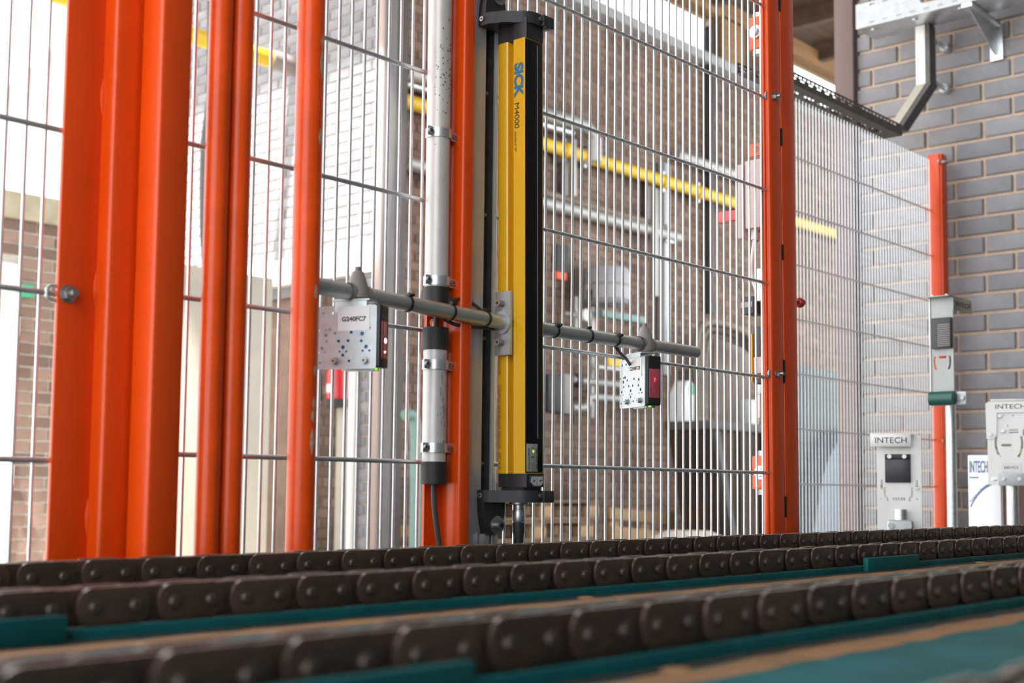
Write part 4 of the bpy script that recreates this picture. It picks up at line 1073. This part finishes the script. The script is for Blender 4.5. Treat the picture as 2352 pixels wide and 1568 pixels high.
text('E401FC5', 0.010, FRC @ Matrix.Translation((W * .51, H * .205, 0.0032)), width=W * .30).build('code_print', 'dark_print', lb)
b = MB(); b.m = FRC; b.box(W * .23, W * .80, -H * .01, H * .14, 0.003, 0.008, 0.001); cp = b.build('clamp_plate', 'zinc', t)
for x in (.33, .68):
    b = MB(); b.m = FRC; b.prism(circ(W * x, H * .07, 0.005, 12), 0.008, 0.013); b.build('bolt', 'steel', cp)
b = MB(); b.m = FRC; b.cyl((W * .70, H * .065, -0.02), (W * 1.0, H * .065, -0.02), 0.010, 14); b.build('rubber_mount', 'green_rubber', t)
pc = FRC @ V(W * .52, 0, -0.022)
MB().cyl((pc.x, pc.y, -HZ), (pc.x, pc.y, pc.z + 0.1), 0.0165, 24).build('pole', 'galv', t)

# white INTECH cabinet
sx = 3.80
c0 = atX(2222, 1045, sx); c1 = atX(2297, 1024, sx)
t = thing('control_cabinet', 'white cabinet printed INTECH behind the bracket at the picture edge', 'cabinet', (sx, c1.y, -HZ))
MB().box(sx, sx + 0.40, c1.y, c0.y, -HZ, c0.z, 0.003).build('cabinet_body', 'sign_white', t)
MB().box(sx + 0.004, sx + 0.40, c1.y - 0.004, c1.y, -HZ, c0.z - 0.004, 0.001).build('side_panel', 'pinkgrey', t)
MB().box(sx + 0.04, sx + 0.045, c1.y - 0.006, c1.y - 0.003, -HZ, c0.z - 0.01).build('panel_joint', 'darkbox', t)
FRS = frame((sx - 0.0012, c0.y, 0), V(0, -1, 0), ZV)
ya = lambda u, v: (c0.y - atX(u, v, sx).y, atX(u, v, sx).z)
x0_, z0_ = ya(2227, 1088); x1_, z1_ = ya(2268, 1058)
text('INTECH', 0.05, FRS @ Matrix.Translation(((x0_ + x1_) / 2, (z0_ + z1_) / 2, 0)), width=(x1_ - x0_) * 1.0, bold=0.0005).build('maker_name', 'sign_blue', t)
b = MB(); b.m = FRS
for (ua, va, ub, vb, th) in ((2227, 1096, 2247, 1095, 0.0018),):
    xa, za = ya(ua, va); xb, zb = ya(ub, vb); b.box(xa, xb, za - th, za + th, -0.001, 0.001)
def swoosh(pts, th):
    P = [ya(*p) for p in pts]; vs, fs = [], []
    for i, (x, z) in enumerate(P): vs += [(x, z - th, 0.0008), (x, z + th, 0.0008)]
    for i in range(len(P) - 1): fs.append((2 * i, 2 * i + 2, 2 * i + 3, 2 * i + 1))
    b.add(vs, fs)
swoosh([(2229, 1164), (2236, 1150), (2245, 1136), (2254, 1126), (2264, 1118), (2276, 1111), (2294, 1105)], 0.0030)
b.build('logo_line', 'sign_blue', t)
for i, ch in enumerate('Automatic Control Solutions'):
    if ch == ' ': continue
    f = i / 26.0; u = 2229 + 62 * f; v = 1150 - 48 * math.sin(f * 1.45)
    x, z = ya(u, v)
    text(ch, 0.010, FRS @ Matrix.Translation((x, z, 0)) @ Matrix.Rotation(math.radians(55 - 45 * f), 4, 'Z')).build('slogan_letter', 'sign_blue', t)

# ------------------------------------------------ cable trays on the grey brick wall
TX = 4.60
p0, p1_ = atX(1966, 66, TX), atX(1966, 12, TX)
zt0, zt1 = p0.z, p1_.z
ty0, ty1 = p0.y, 1.05
t = thing('cable_tray', 'bright galvanised cable tray along the grey brick wall at the top', 'cable tray', (TX, ty0, zt0))
L_ = ty0 - ty1
slots = []
for k in range(int(L_ / 0.055)):
    for zz in (0.012, (zt1 - zt0) - 0.012): slots.append(slot(0.055 * k + 0.06, zz, 0.055 * k + 0.078, zz, 0.0028, 3))
slots.append(slot(0.28, (zt1 - zt0) * .55, 0.50, (zt1 - zt0) * .55, 0.018, 4))
vs, fs = sheet([(0, 0), (L_, 0), (L_, zt1 - zt0), (0, zt1 - zt0)], slots, 0.002)
b = MB(); b.m = frame((TX, ty0, zt0), V(0, -1, 0), ZV); b.add(vs, fs); b.build('side_rail', 'zinc', t)
MB().box(TX, TX + 0.16, ty1, ty0, zt0 - 0.002, zt0, 0.0004).build('tray_floor', 'galv', t)
vs, fs = sheet([(0, 0), (L_, 0), (L_, zt1 - zt0), (0, zt1 - zt0)], [list(q) for q in slots], 0.002)
b = MB(); b.m = frame((TX + 0.16, ty0, zt0), V(0, -1, 0), ZV); b.add(vs, fs); b.build('side_rail', 'zinc', t)
for yy in (ty0 - 0.05, ty0 - 0.22, ty0 - 0.40):
    MB().cyl((TX + 0.05, yy, zt0 - 0.002), (TX + 0.05, yy, zt0 - 0.006), 0.012, 14).build('bolt', 'galv', t)
# wall bracket carrying it
pbk = atX(2225, 5, 4.62); pe = atX(2283, 72, 4.86)
t = thing('wall_bracket', 'slanting galvanised bracket between the cable tray and the grey brick wall', 'bracket', (4.86, pe.y, pe.z), 'tray supports')
b = MB(); pA, pB = V(TX + 0.01, pbk.y, zt0 - 0.004), V(4.885, pbk.y, zt0 - 0.004)
b.box(TX, 4.888, pbk.y - 0.02, pbk.y + 0.02, zt0 - 0.02, zt0 - 0.003, 0.001); b.build('arm', 'galv', t)
b = MB(); b.prism([(TX + 0.02, zt0 - 0.02), (4.885, zt0 - 0.02), (4.885, zt0 - 0.13), (4.86, zt0 - 0.13)], -0.003, 0.003, frame((0, pbk.y, 0), V(1, 0, 0), ZV)); b.build('gusset', 'galv', t)
MB().box(4.880, 4.888, pbk.y - 0.025, pbk.y + 0.025, zt0 - 0.15, zt0 - 0.003, 0.001).build('wall_plate', 'galv', t)
# vertical drop of trunking from the tray
q0, q1 = atX(2103, 55, 4.72), atX(2136, 190, 4.72)
t = thing('cable_trunking', 'white vertical trunking dropping from the tray, bent towards the dark tray', 'trunking', (4.72, q1.y, q1.z))
yl, yr = q0.y, atX(2127, 190, 4.72).y
MB().box(4.715, 4.765, yr, yl, q1.z, zt0 - 0.003, 0.002).build('cover', 'white_paint', t)
MB().box(4.717, 4.775, yr - 0.018, yr, q1.z, zt0 - 0.003, 0.002).build('side', 'traydark', t)
qa, qb = V(4.72, (yl + yr) / 2, q1.z), atX(2042, 297, 4.66)
dv = (qb - qa)
b = MB(); wv = V(0, 1, 0) * (yl - yr) / 2
def slant(y0, y1, x0, x1, m, nm):
    vs = [(x0, y0 + 0, qa.z), (x1, y0, qa.z), (x1, y1, qa.z), (x0, y1, qa.z)]
    dy, dz, dx = qb.y - qa.y, qb.z - qa.z, -0.04
    vs += [(a_ + dx, b2 + dy, c_ + dz) for a_, b2, c_ in vs]
    MB().add(vs, [(0, 1, 2, 3), (4, 5, 6, 7), (0, 1, 5, 4), (1, 2, 6, 5), (2, 3, 7, 6), (3, 0, 4, 7)]).build(nm, m, t)
slant(yr, yl, 4.715, 4.765, 'cream', 'cover'); slant(yr - 0.022, yr, 4.717, 4.780, 'traydark', 'side')
for vv in (100, 195):
    pc = atX(2155, vv, 4.80)
    MB().cyl((4.78, pc.y, pc.z), (4.888, pc.y, pc.z), 0.010, 14).build('standoff', 'galv', t)
    MB().cyl((4.85, pc.y, pc.z), (4.888, pc.y, pc.z), 0.018, 14).build('standoff_foot', 'galv', t)
# dark perforated tray running above the distant mesh panel
dz0 = (atY(2072, 300, 2.075).z + atY(1840, 213, 2.075).z) / 2
t = thing('cable_tray', 'dark perforated cable tray running above the distant mesh panel', 'cable tray', (4.0, 2.1, dz0))
xa, xb = 3.50, atY(2072, 300, 2.075).x
h = 0.040
sl = [slot(0.028 * k + 0.012, h - 0.010, 0.028 * k + 0.026, h - 0.010, 0.0036, 3) for k in range(int((xb - xa) / 0.028) - 1)] + [slot(0.056 * k + 0.02, 0.02, 0.056 * k + 0.045, 0.02, 0.003, 3) for k in range(int((xb - xa) / 0.056) - 6)]
vs, fs = sheet([(0, 0), (xb - xa, 0), (xb - xa, h), (0, h)], sl, 0.002)
for yy in (2.075, 2.165):
    b = MB(); b.m = frame((xa, yy, dz0), V(1, 0, 0), ZV); b.add(vs, fs); b.build('side_rail', 'traydark', t)
vs, fs = sheet([(0, 0), (xb - xa, 0), (xb - xa, 0.09), (0, 0.09)], [slot(0.10 * k + 0.05, 0.045, 0.10 * k + 0.10, 0.045, 0.012, 4) for k in range(int((xb - xa) / 0.10) - 1)], 0.002)
b = MB(); b.m = frame((xa, 2.075, dz0), V(1, 0, 0), V(0, 1, 0)); b.add(vs, fs); b.build('tray_floor', 'traydark', t)

# ================================================================== BACKGROUND THINGS
def wb(u0, u1, v0, v1, y):
    um, vm = (u0 + u1) / 2, (v0 + v1) / 2
    return atY(u0, vm, y).x, atY(u1, vm, y).x, atY(um, v1, y).z, atY(um, v0, y).z
def bbox(name, m, u0, u1, v0, v1, y, d, label, cat, bev=0.01, group=None, floor=False):
    x0, x1, z0, z1 = wb(u0, u1, v0, v1, y)
    d = max(0.02, d * 0.3)
    if floor: z0 = -HZ
    return tag(MB().box(x0, x1, y, y + d, z0, z1, min(bev, d / 3)).build(name, m), label, cat, group)
def bpart(t, name, m, u0, u1, v0, v1, y, d, bev=0.01):
    x0, x1, z0, z1 = wb(u0, u1, v0, v1, y)
    d = max(0.02, d * 0.3)
    return MB().box(x0, x1, y, y + d, z0, z1, min(bev, d / 3)).build(name, m, t)
# gas pipe: through the yard, the sunlit wall and along the brown wall
PYp, PZ = 7.26, 3.035
t = thing('gas_pipe', 'long yellow gas pipe along the brown brick wall', 'pipe', (9, PYp, PZ - 0.06))
MB().cyl((1.5, PYp, PZ - 0.06), (5.78, PYp, PZ - 0.02), 0.058, 20).build('pipe_run', 'yellow_pipe', t)
MB().cyl((6.06, PYp, PZ - 0.02), (16.5, PYp, PZ + 0.04), 0.058, 20).build('pipe_run', 'yellow_pipe', t)
MB().cyl((5.55, PYp, PZ - 0.02), (5.78, PYp, PZ - 0.02), 0.068, 20).build('wall_sleeve', 'clampgrey', t)
for u in (1298, 1345, 1525, 1605):
    x = atY(u, 350, PYp).x
    MB().cyl((x - 0.04, PYp, PZ), (x + 0.04, PYp, PZ), 0.070, 20).build('pipe_joint', 'yellow_pipe' if u != 1345 else 'cream', t)
    MB().box(x - 0.02, x + 0.02, PYp, 7.39, PZ - 0.1, PZ + 0.1).build('pipe_bracket', 'galv', t)
def run(name, label, pts, r, m='silverpipe', cat='pipe', y=7.28, grp=None):
    P = [atY(u, v, y) for u, v in pts]
    return tag(MB().tube(P, r, 12).build(name, m), label, cat, grp)
# upper silver pipe with its bend, left of the mesh
t = thing('air_pipe', 'silver pipe bending downwards above the yellow gas pipe', 'pipe', atY(1300, 275, 7.2))
P = [atY(u, v, 7.2) for u, v in ((930, 165), (1100, 215), (1250, 262), (1320, 281), (1345, 290), (1358, 305), (1364, 322), (1365, 370))]
MB().tube(P, 0.062, 14).build('pipe_run', 'silverpipe', t)
P = [atY(u, v, 7.3) for u, v in ((930, 190), (1250, 286), (1312, 304))]
MB().tube(P, 0.045, 12).build('pipe_run', 'galv', t)
x0, x1, z0, z1 = wb(1355, 1374, 318, 372, 7.2)
MB().cyl(((x0 + x1) / 2, 7.2, z0), ((x0 + x1) / 2, 7.2, z1), 0.07, 16).build('pipe_sleeve', 'white_plastic', t)
run('air_pipe', 'silver pipe high on the wall left of the junction box', [(1553, 354), (1620, 378), (1700, 405), (1790, 436)], 0.055)
run('trunking_pipe', 'pale horizontal pipe below the yellow gas pipe', [(930, 372), (1060, 412), (1255, 468), (1310, 481), (1400, 505), (1545, 542), (1562, 546)], 0.055)
run('trunking_pipe', 'brown ledge pipe just above the pale horizontal pipe', [(1060, 388), (1255, 444), (1400, 486), (1530, 522)], 0.030, 'hose')
for u, v0, v1, w_, lab in ((1321, 318, 450, 9, 'first short silver conduit drop left of the wide duct'), (1509, 432, 680, 9, 'narrow silver conduit drop beside the wide duct')):
    x0, x1, z0, z1 = wb(u - w_ / 2, u + w_ / 2, v0, v1, 7.2)
    tag(MB().box(x0, x1, 7.2, 7.26, z0, z1, 0.008).build('conduit_drop', 'silverpipe'), lab, 'conduit', 'conduit drops')
x0, x1, z0, z1 = wb(1542, 1556, 372, 860, 7.22)
t = thing('cable_duct', 'wide pale blue-grey vertical cable duct on the brown wall', 'trunk', (x0, 7.22, z0))
MB().box(x0, x1, 7.30, 7.38, z0, z1, 0.01).build('trunk_body', 'zinc', t)
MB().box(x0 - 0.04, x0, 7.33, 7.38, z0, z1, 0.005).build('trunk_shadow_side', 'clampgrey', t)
MB().box(x0 - 0.01, x1 + 0.02, 7.27, 7.38, atY(1545, 545, 7.2).z - 0.03, atY(1545, 545, 7.2).z + 0.03, 0.005).build('trunk_coupler', 'galv', t)
x0, x1, z0, z1 = wb(1632, 1642, 60, 720, 7.3)
tag(MB().box(x0, x1, 7.3, 7.38, z0, z1, 0.01).build('drain_pipe', 'darkpost'), 'thin dark vertical drain pipe on the brown wall', 'pipe')
# brackets under the pipes
for u, v0, v1, lab in ((1300, 360, 450, 'dark support strap below the left end of the gas pipe'), (1492, 420, 520, 'dark support strap below the gas pipe beside the wide duct')):
    bbox('pipe_support', 'clampgrey', u - 8, u + 8, v0, v1, 7.33, 0.05, lab, 'support', 0.004, 'pipe supports')
# orange black controller
t = thing('wall_controller', 'black wall unit with an orange base, high behind the mesh', 'controller', atY(1293, 645, 7.0))
bpart(t, 'unit_body', 'darkbox', 1278, 1309, 562, 626, 7.1, 0.2); bpart(t, 'unit_base', 'orange', 1279, 1303, 624, 642, 7.1, 0.18)
# tank with dark end
x0, x1, z0, z1 = wb(1392, 1458, 607, 700, 6.9)
t = thing('pressure_tank', 'light grey pressure tank on the brown wall behind the mesh', 'tank', ((x0 + x1) / 2, 7.05, z0))
b = MB(); b.m = Matrix.Translation(((x0 + x1) / 2, 7.05, 0)); r = (x1 - x0) / 2; h = z1 - z0
b.lathe([(r * .5, z0), (r * .85, z0 + h * .05), (r, z0 + h * .15), (r, z0 + h * .82), (r * .88, z0 + h * .93), (r * .5, z1)], 26); b.build('tank_shell', 'tank', t)
b = MB(); b.m = Matrix.Translation(((x0 + x1) / 2, 7.05, 0)); b.lathe([(r * 1.01, z0 + h * .47), (r * 1.02, z0 + h * .5), (r * 1.01, z0 + h * .53)], 26); b.build('tank_seam', 'clampgrey', t)
MB().box((x0 + x1) / 2 - 0.05, (x0 + x1) / 2 + 0.05, 7.2, 7.39, z0, z1).build('tank_mount', 'clampgrey', t)
bbox('tank_shelf', 'green_pipe', 1385, 1484, 719, 735, 7.0, 0.3, 'dull green shelf bracket below the grey tank', 'shelf', 0.006)
t = thing('valve_assembly', 'black and white valve with red button and gauge below it', 'valve', atY(1362, 800, 7.0))
bpart(t, 'valve_body', 'darkbox', 1359, 1368, 664, 688, 7.05, 0.2); bpart(t, 'valve_head', 'white_plastic', 1369, 1380, 658, 686, 7.05, 0.15); bpart(t, 'valve_side', 'silverpipe', 1349, 1359, 652, 690, 7.1, 0.15)
bpart(t, 'valve_button', 'redpaint', 1379, 1386, 674, 682, 7.04, 0.05, 0.004); bpart(t, 'valve_pipe', 'white_plastic', 1360, 1368, 704, 770, 7.12, 0.1); bpart(t, 'copper_pipe', 'orange_worn', 1369, 1373, 700, 768, 7.15, 0.06, 0.004)
p = atY(1348, 723, 7.0); b = MB().cyl(p, p + V(0, 0.08, 0), 0.055, 20); b.build('gauge', 'white_plastic', t)
bpart(t, 'feed_pipe', 'silverpipe', 1322, 1329, 680, 760, 7.15, 0.08); bpart(t, 'feed_pipe', 'silverpipe', 1300, 1340, 719, 726, 7.15, 0.06, 0.004)
bpart(t, 'tail_pipe', 'silverpipe', 1359, 1366, 820, 960, 7.2, 0.06, 0.004)
# black boxes and pipework lower down
t = thing('motor_unit', 'black square motor unit on the brown wall behind the mesh', 'motor', atY(1285, 945, 7.0))
bpart(t, 'motor_body', 'darkbox', 1260, 1296, 860, 946, 7.05, 0.3); bpart(t, 'motor_side', 'clampgrey', 1296, 1312, 858, 950, 7.08, 0.27)
bpart(t, 'motor_fan', 'darkbox', 1330, 1342, 858, 890, 7.15, 0.2)
run('water_pipe', 'upper silver water pipe right of the black motor unit', [(1313, 871), (1350, 876), (1420, 884), (1470, 889)], 0.035, y=7.2, grp='low water pipes')
run('water_pipe', 'middle silver water pipe right of the black motor unit', [(1355, 912), (1380, 913), (1420, 916), (1470, 920)], 0.035, y=7.2, grp='low water pipes')
run('water_pipe', 'lowest silver water pipe ending in a bend by the motor unit', [(1313, 936), (1335, 937), (1346, 934), (1350, 925), (1352, 914), (1358, 911)], 0.035, y=7.2, grp='low water pipes')
t = thing('wall_shelf', 'white wall shelf carrying a yellow box behind the second sensor', 'shelf', atY(1400, 848, 7.0))
bpart(t, 'shelf_board', 'white_plastic', 1375, 1432, 842, 849, 7.0, 0.25, 0.004)
bbox('yellow_carton', 'yellow_pipe', 1398, 1432, 822, 842, 7.02, 0.2, 'yellow carton on the white wall shelf', 'box')
bbox('safety_sign', 'green_sign', 1696, 1706, 826, 846, 7.0, 0.02, 'small green and white safety sign behind the safety switch', 'sign', 0.002)
# fat hose bundle arching
for k, (dv, du) in enumerate(((0, 0), (14, 10), (30, 20))):
    P = [atY(u, v, 6.6 + 0.09 * k) for u, v in ((1740, 788 + dv), (1710, 762 + dv), (1670, 745 + dv), (1640, 738 + dv), (1618 + du * .6, 742 + dv), (1604 + du, 760 + dv), (1598 + du, 800 + dv), (1598 + du, 860), (1600 + du, 1200))]
    P.append(V(P[-1].x, P[-1].y, -HZ))
    tag(MB().tube(P, 0.034, 12).build('hose', 'hose'), ('outermost', 'middle', 'innermost')[k] + ' thick brown hose of the arch behind the mesh', 'hose', 'arching hoses')
bbox('cabinet_panel', 'hose', 1640, 1722, 770, 962, 6.95, 0.2, 'pale brown equipment panel inside the arch of hoses', 'panel', 0.01, floor=True)
# rusty hopper
yh = 5.6
t = thing('rusty_hopper', 'dark rusty steel hopper bucket behind the mesh', 'hopper', atY(1640, 1230, yh))
HD = 0.40
hx0 = atY(1531, 976, yh + HD).x; hx1 = atY(1742, 966, yh).x + 0.3; hz = atY(1640, 972, yh).z
hxb = atY(1572, 1240, yh + HD).x; zq = atY(1572, 1240, yh).z
sl = (hxb - hx0) / (hz - zq); hx2 = hx0 + sl * (hz + HZ)
b = MB(); fr_ = frame((0, 0, 0), V(1, 0, 0), ZV, V(0, 1, 0))
b.prism([(hx0, hz), (hx1, hz), (hx1, -HZ), (hx2, -HZ)], yh, yh + HD, fr_); b.build('hopper_body', 'rust', t)
MB().box(hx0 - 0.02, hx1 + 0.02, yh - 0.03, yh + HD + 0.01, hz - 0.05, hz + 0.02, 0.008).build('hopper_rim', 'darkpost', t)
b = MB(); b.prism([(hx0 + 0.03, hz - 0.06), (hx0 + 0.10, hz - 0.06), (hx2 + 0.10, -HZ), (hx2 + 0.03, -HZ)], yh - 0.04, yh - 0.001, fr_); b.build('hopper_rib', 'darkpost', t)
for f in (0.40, 0.72):
    xx = hx0 + (hx1 - hx0) * f; MB().box(xx, xx + 0.06, yh - 0.03, yh, -HZ, hz - 0.05, 0.004).build('hopper_rib', 'rust', t)
# canister and case on the hopper rim
yj = yh + HD - 0.14
x0, x1, _, z1 = wb(1530, 1578, 862, 962, yj); z0 = hz + 0.021
x0 = hx0 + 0.012; x1 = x0 + 0.17
t = thing('white_canister', 'white plastic canister with a green label standing on the rusty hopper rim', 'canister', ((x0 + x1) / 2, yj, z0))
b = MB(); b.prism([(x0, z0), (x1, z0), (x1, z1 - 0.07), (x1 - 0.04, z1 - 0.03), (x0 + 0.08, z1 - 0.03), (x0, z1 - 0.14)], yj, yj + 0.12, frame((0, 0, 0), V(1, 0, 0), ZV, V(0, 1, 0))); b.build('canister_body', 'white_plastic', t)
MB().box(x1 - 0.07, x1 - 0.004, yj - 0.003, yj, z1 - 0.14, z1 - 0.06).build('canister_label', 'green_sign', t)
x0, x1, _, z1 = wb(1722, 1742, 918, 966, yj)
tag(MB().box(x0, x1, yj, yj + 0.1, hz + 0.021, z1, 0.01).build('white_case', 'white_plastic'), 'white case on the hopper rim beside the tall right-hand post', 'case')
# rubble heap
t = MB(); c = atY(1610, 1240, 4.9)
for k in range(26):
    t.m = Matrix.Translation((c.x + random.uniform(-.35, .35), 4.9 + random.uniform(-.2, .3), -HZ + 0.02)) @ Matrix.Rotation(random.uniform(0, 3), 4, 'Z')
    r = random.uniform(.08, .16); t.lathe([(r, 0), (r * 1.05, r * .8), (r * .7, r * 1.5), (r * .2, r * 1.8)], 7)
t.m = Matrix.Translation((c.x, 5.0, -HZ)); t.lathe([(.62, 0), (.5, .18), (.34, c.z + HZ - .02), (.15, c.z + HZ + .06)], 14)
tag(t.build('rubble_heap', 'rubble'), 'pale rubble heap in front of the rusty hopper', 'rubble', kind='stuff')
# pallets: a stack, each pallet a thing
def pallet(x, y, z, label, grp, rz=0.0, m='pallet'):
    t = thing('wooden_pallet', label, 'pallet', (x, y, z), grp); t.rotation_euler = (0, 0, rz)
    src = None
    for k in range(5):
        yy = y - 0.40 + k * 0.175
        if src is None: src = MB().box(x - 0.6, x + 0.6, yy, yy + 0.10, z + 0.122, z + 0.144, 0.002).build('deck_board', m, t)
        else: inst(src, t, (0, k * 0.175, 0))
    for yy in (y - 0.40, y - 0.05, y + 0.30):
        MB().box(x - 0.6, x + 0.6, yy, yy + 0.10, z + 0.0, z + 0.022, 0.002).build('bottom_board', m, t)
    for yy in (y - 0.40, y - 0.05, y + 0.30):
        for xx in (x - 0.6, x - 0.0725, x + 0.455): MB().box(xx, xx + 0.145, yy, yy + 0.10, z + 0.022, z + 0.100, 0.003).build('block', 'newwood', t)
    for xx in (x - 0.6, x - 0.0725, x + 0.455): MB().box(xx, xx + 0.145, y - 0.40, y + 0.40, z + 0.100, z + 0.122, 0.002).build('stringer', m, t)
    return t
ps = atY(1368, 1180, 6.0) - V(0.62, 0, 0)
names = ('bottom', 'second', 'third', 'fourth', 'top')
for k in range(5):
    pallet(ps.x + (0.06 if k == 4 else random.uniform(-.02, .02)), 6.4, -HZ + k * 0.146, names[k] + ' pallet of the wooden stack behind the mesh', 'stacked pallets', random.uniform(-.03, .03))
bl = atY(1290, 1122, 6.05)
b = MB().box(ps.x - 0.5, ps.x + 0.42, 6.1, 6.8, -HZ + 5 * 0.146, -HZ + 5 * 0.146 + 0.12, 0.01); tag(b.build('brown_crate', 'rust'), 'dark brown crate lying on the pallet stack', 'crate')
# loose timber frame right of the stack
t = thing('timber_frame', 'pale new timber frame leaning right of the pallet stack', 'timber', atY(1450, 1240, 6.2))
for (u0, v0, u1, v1, w_) in ((1395, 1178, 1540, 1192, 0.045), (1400, 1222, 1545, 1236, 0.05)):
    a_, b2 = atY(u0, v0, 6.2), atY(u1, v1, 6.2); d_ = (b2 - a_)
    b = MB(); b.m = frame(a_, d_, V(0, 1, 0)); b.box(0, d_.length, -0.03, 0.03, -w_, w_, 0.004); b.build('rail', 'newwood', t)
for u in (1408, 1478, 1538):
    a_, b2 = atY(u, 1172, 6.22), atY(u, 1245, 6.22)
    MB().box(a_.x - 0.06, a_.x + 0.06, 6.2, 6.26, -HZ, a_.z, 0.004).build('stud', 'newwood', t)
# seen through the distant mesh
bbox('dark_bin', 'tealdark', 1830, 1936, 846, 945, 6.2, 0.5, 'dark teal bin seen through the distant mesh panel', 'bin', 0.01, floor=True)
b = MB(); y = 6.0
Q = [atY(u, v, y) for u, v in ((1940, 985), (1905, 1050), (1890, 1095), (1868, 1225), (1866, 1330), (1990, 1330), (1990, 985))]
b.prism([(p.x, p.z) for p in Q], y, y + 0.35, frame((0, 0, 0), V(1, 0, 0), ZV, V(0, 1, 0)))
tag(b.build('chute_side', 'bluegrey'), 'blue-grey curved chute side seen through the distant mesh panel', 'chute')
# left part of the yard: extinguisher, posts, pipe
x = 6.05
p = atX(775, 935, x)
t = thing('fire_extinguisher', 'red fire extinguisher hanging below the sensor labelled G240FC7', 'fire extinguisher', p)
zt = atX(775, 830, x).z
b = MB(); b.m = Matrix.Translation((x, p.y, 0)); h = zt - p.z; r = 0.085
b.lathe([(r * .9, p.z + 0.05), (r, p.z + 0.06), (r, zt - 0.08), (r * .6, zt - 0.02), (r * .3, zt + .01)], 22); b.build('cylinder', 'redpaint', t)
b = MB(); b.m = Matrix.Translation((x, p.y, 0)); b.lathe([(r * .95, p.z), (r * .95, p.z + 0.055)], 22); b.build('foot_ring', 'darkbox', t)
MB().box(x - r - 0.002, x - r + 0.015, p.y - 0.025, p.y + 0.02, p.z + 0.1, p.z + 0.16).build('label', 'label', t)
MB().cyl((x, p.y, zt), (x, p.y, zt + 0.06), 0.02, 12).build('valve', 'darkbox', t)
MB().tube([(x - 0.02, p.y + 0.03, zt + 0.05), (x - 0.06, p.y + 0.12, zt), (x - 0.06, p.y + 0.14, p.z + 0.3), (x - 0.05, p.y + 0.12, p.z + 0.05)], 0.012, 8).build('hose', 'darkbox', t)
MB().box(x + 0.088, x + 0.11, p.y - 0.03, p.y + 0.03, -HZ, zt + 0.05, 0.004).build('mount_post', 'darkpost', t)
pw = atX(811, 900, 5.74)
tag(MB().cyl((5.74, pw.y, -HZ), (5.74, pw.y, 1.44), 0.030, 18).build('white_pole', 'white_paint'), 'bright white round pole in the doorway of the sunlit wall', 'pole')
gp = [atY(u, v, 6.0) for u, v in ((930, 955), (938, 950), (948, 955), (953, 970), (955, 1000), (955, 1120))] 
gp.append(V(gp[-1].x, 6.0, -HZ))
tag(MB().tube(gp, 0.038, 14).build('hoop_barrier', 'green_pipe'), 'grey-green bent pipe rail behind the white conduit', 'rail')
# tall dark curved frame standing in the yard left of the sunlit wall
P = [atY(u, v, 5.4) for u, v in ((489, -40), (489, 150), (488, 225), (480, 280), (474, 330), (472, 430), (473, 540), (478, 590), (488, 625))]
t = MB(); 
for k in (0,): t.tube(P, 0.030, 10)
P2 = [p + V(0.05, 0.02, 0) for p in P]; t.tube(P2, 0.030, 10)
tag(t.build('curved_frame', 'darkpost'), 'tall dark curved frame between the orange bars against the bright yard', 'frame')
q = atY(488, 625, 5.4)
tag(MB().box(q.x - 0.32, q.x + 0.35, 5.36, 5.5, -HZ, q.z + 0.01, 0.01).build('steel_plinth', 'cream'), 'cream steel plinth under the tall dark curved frame', 'plinth')
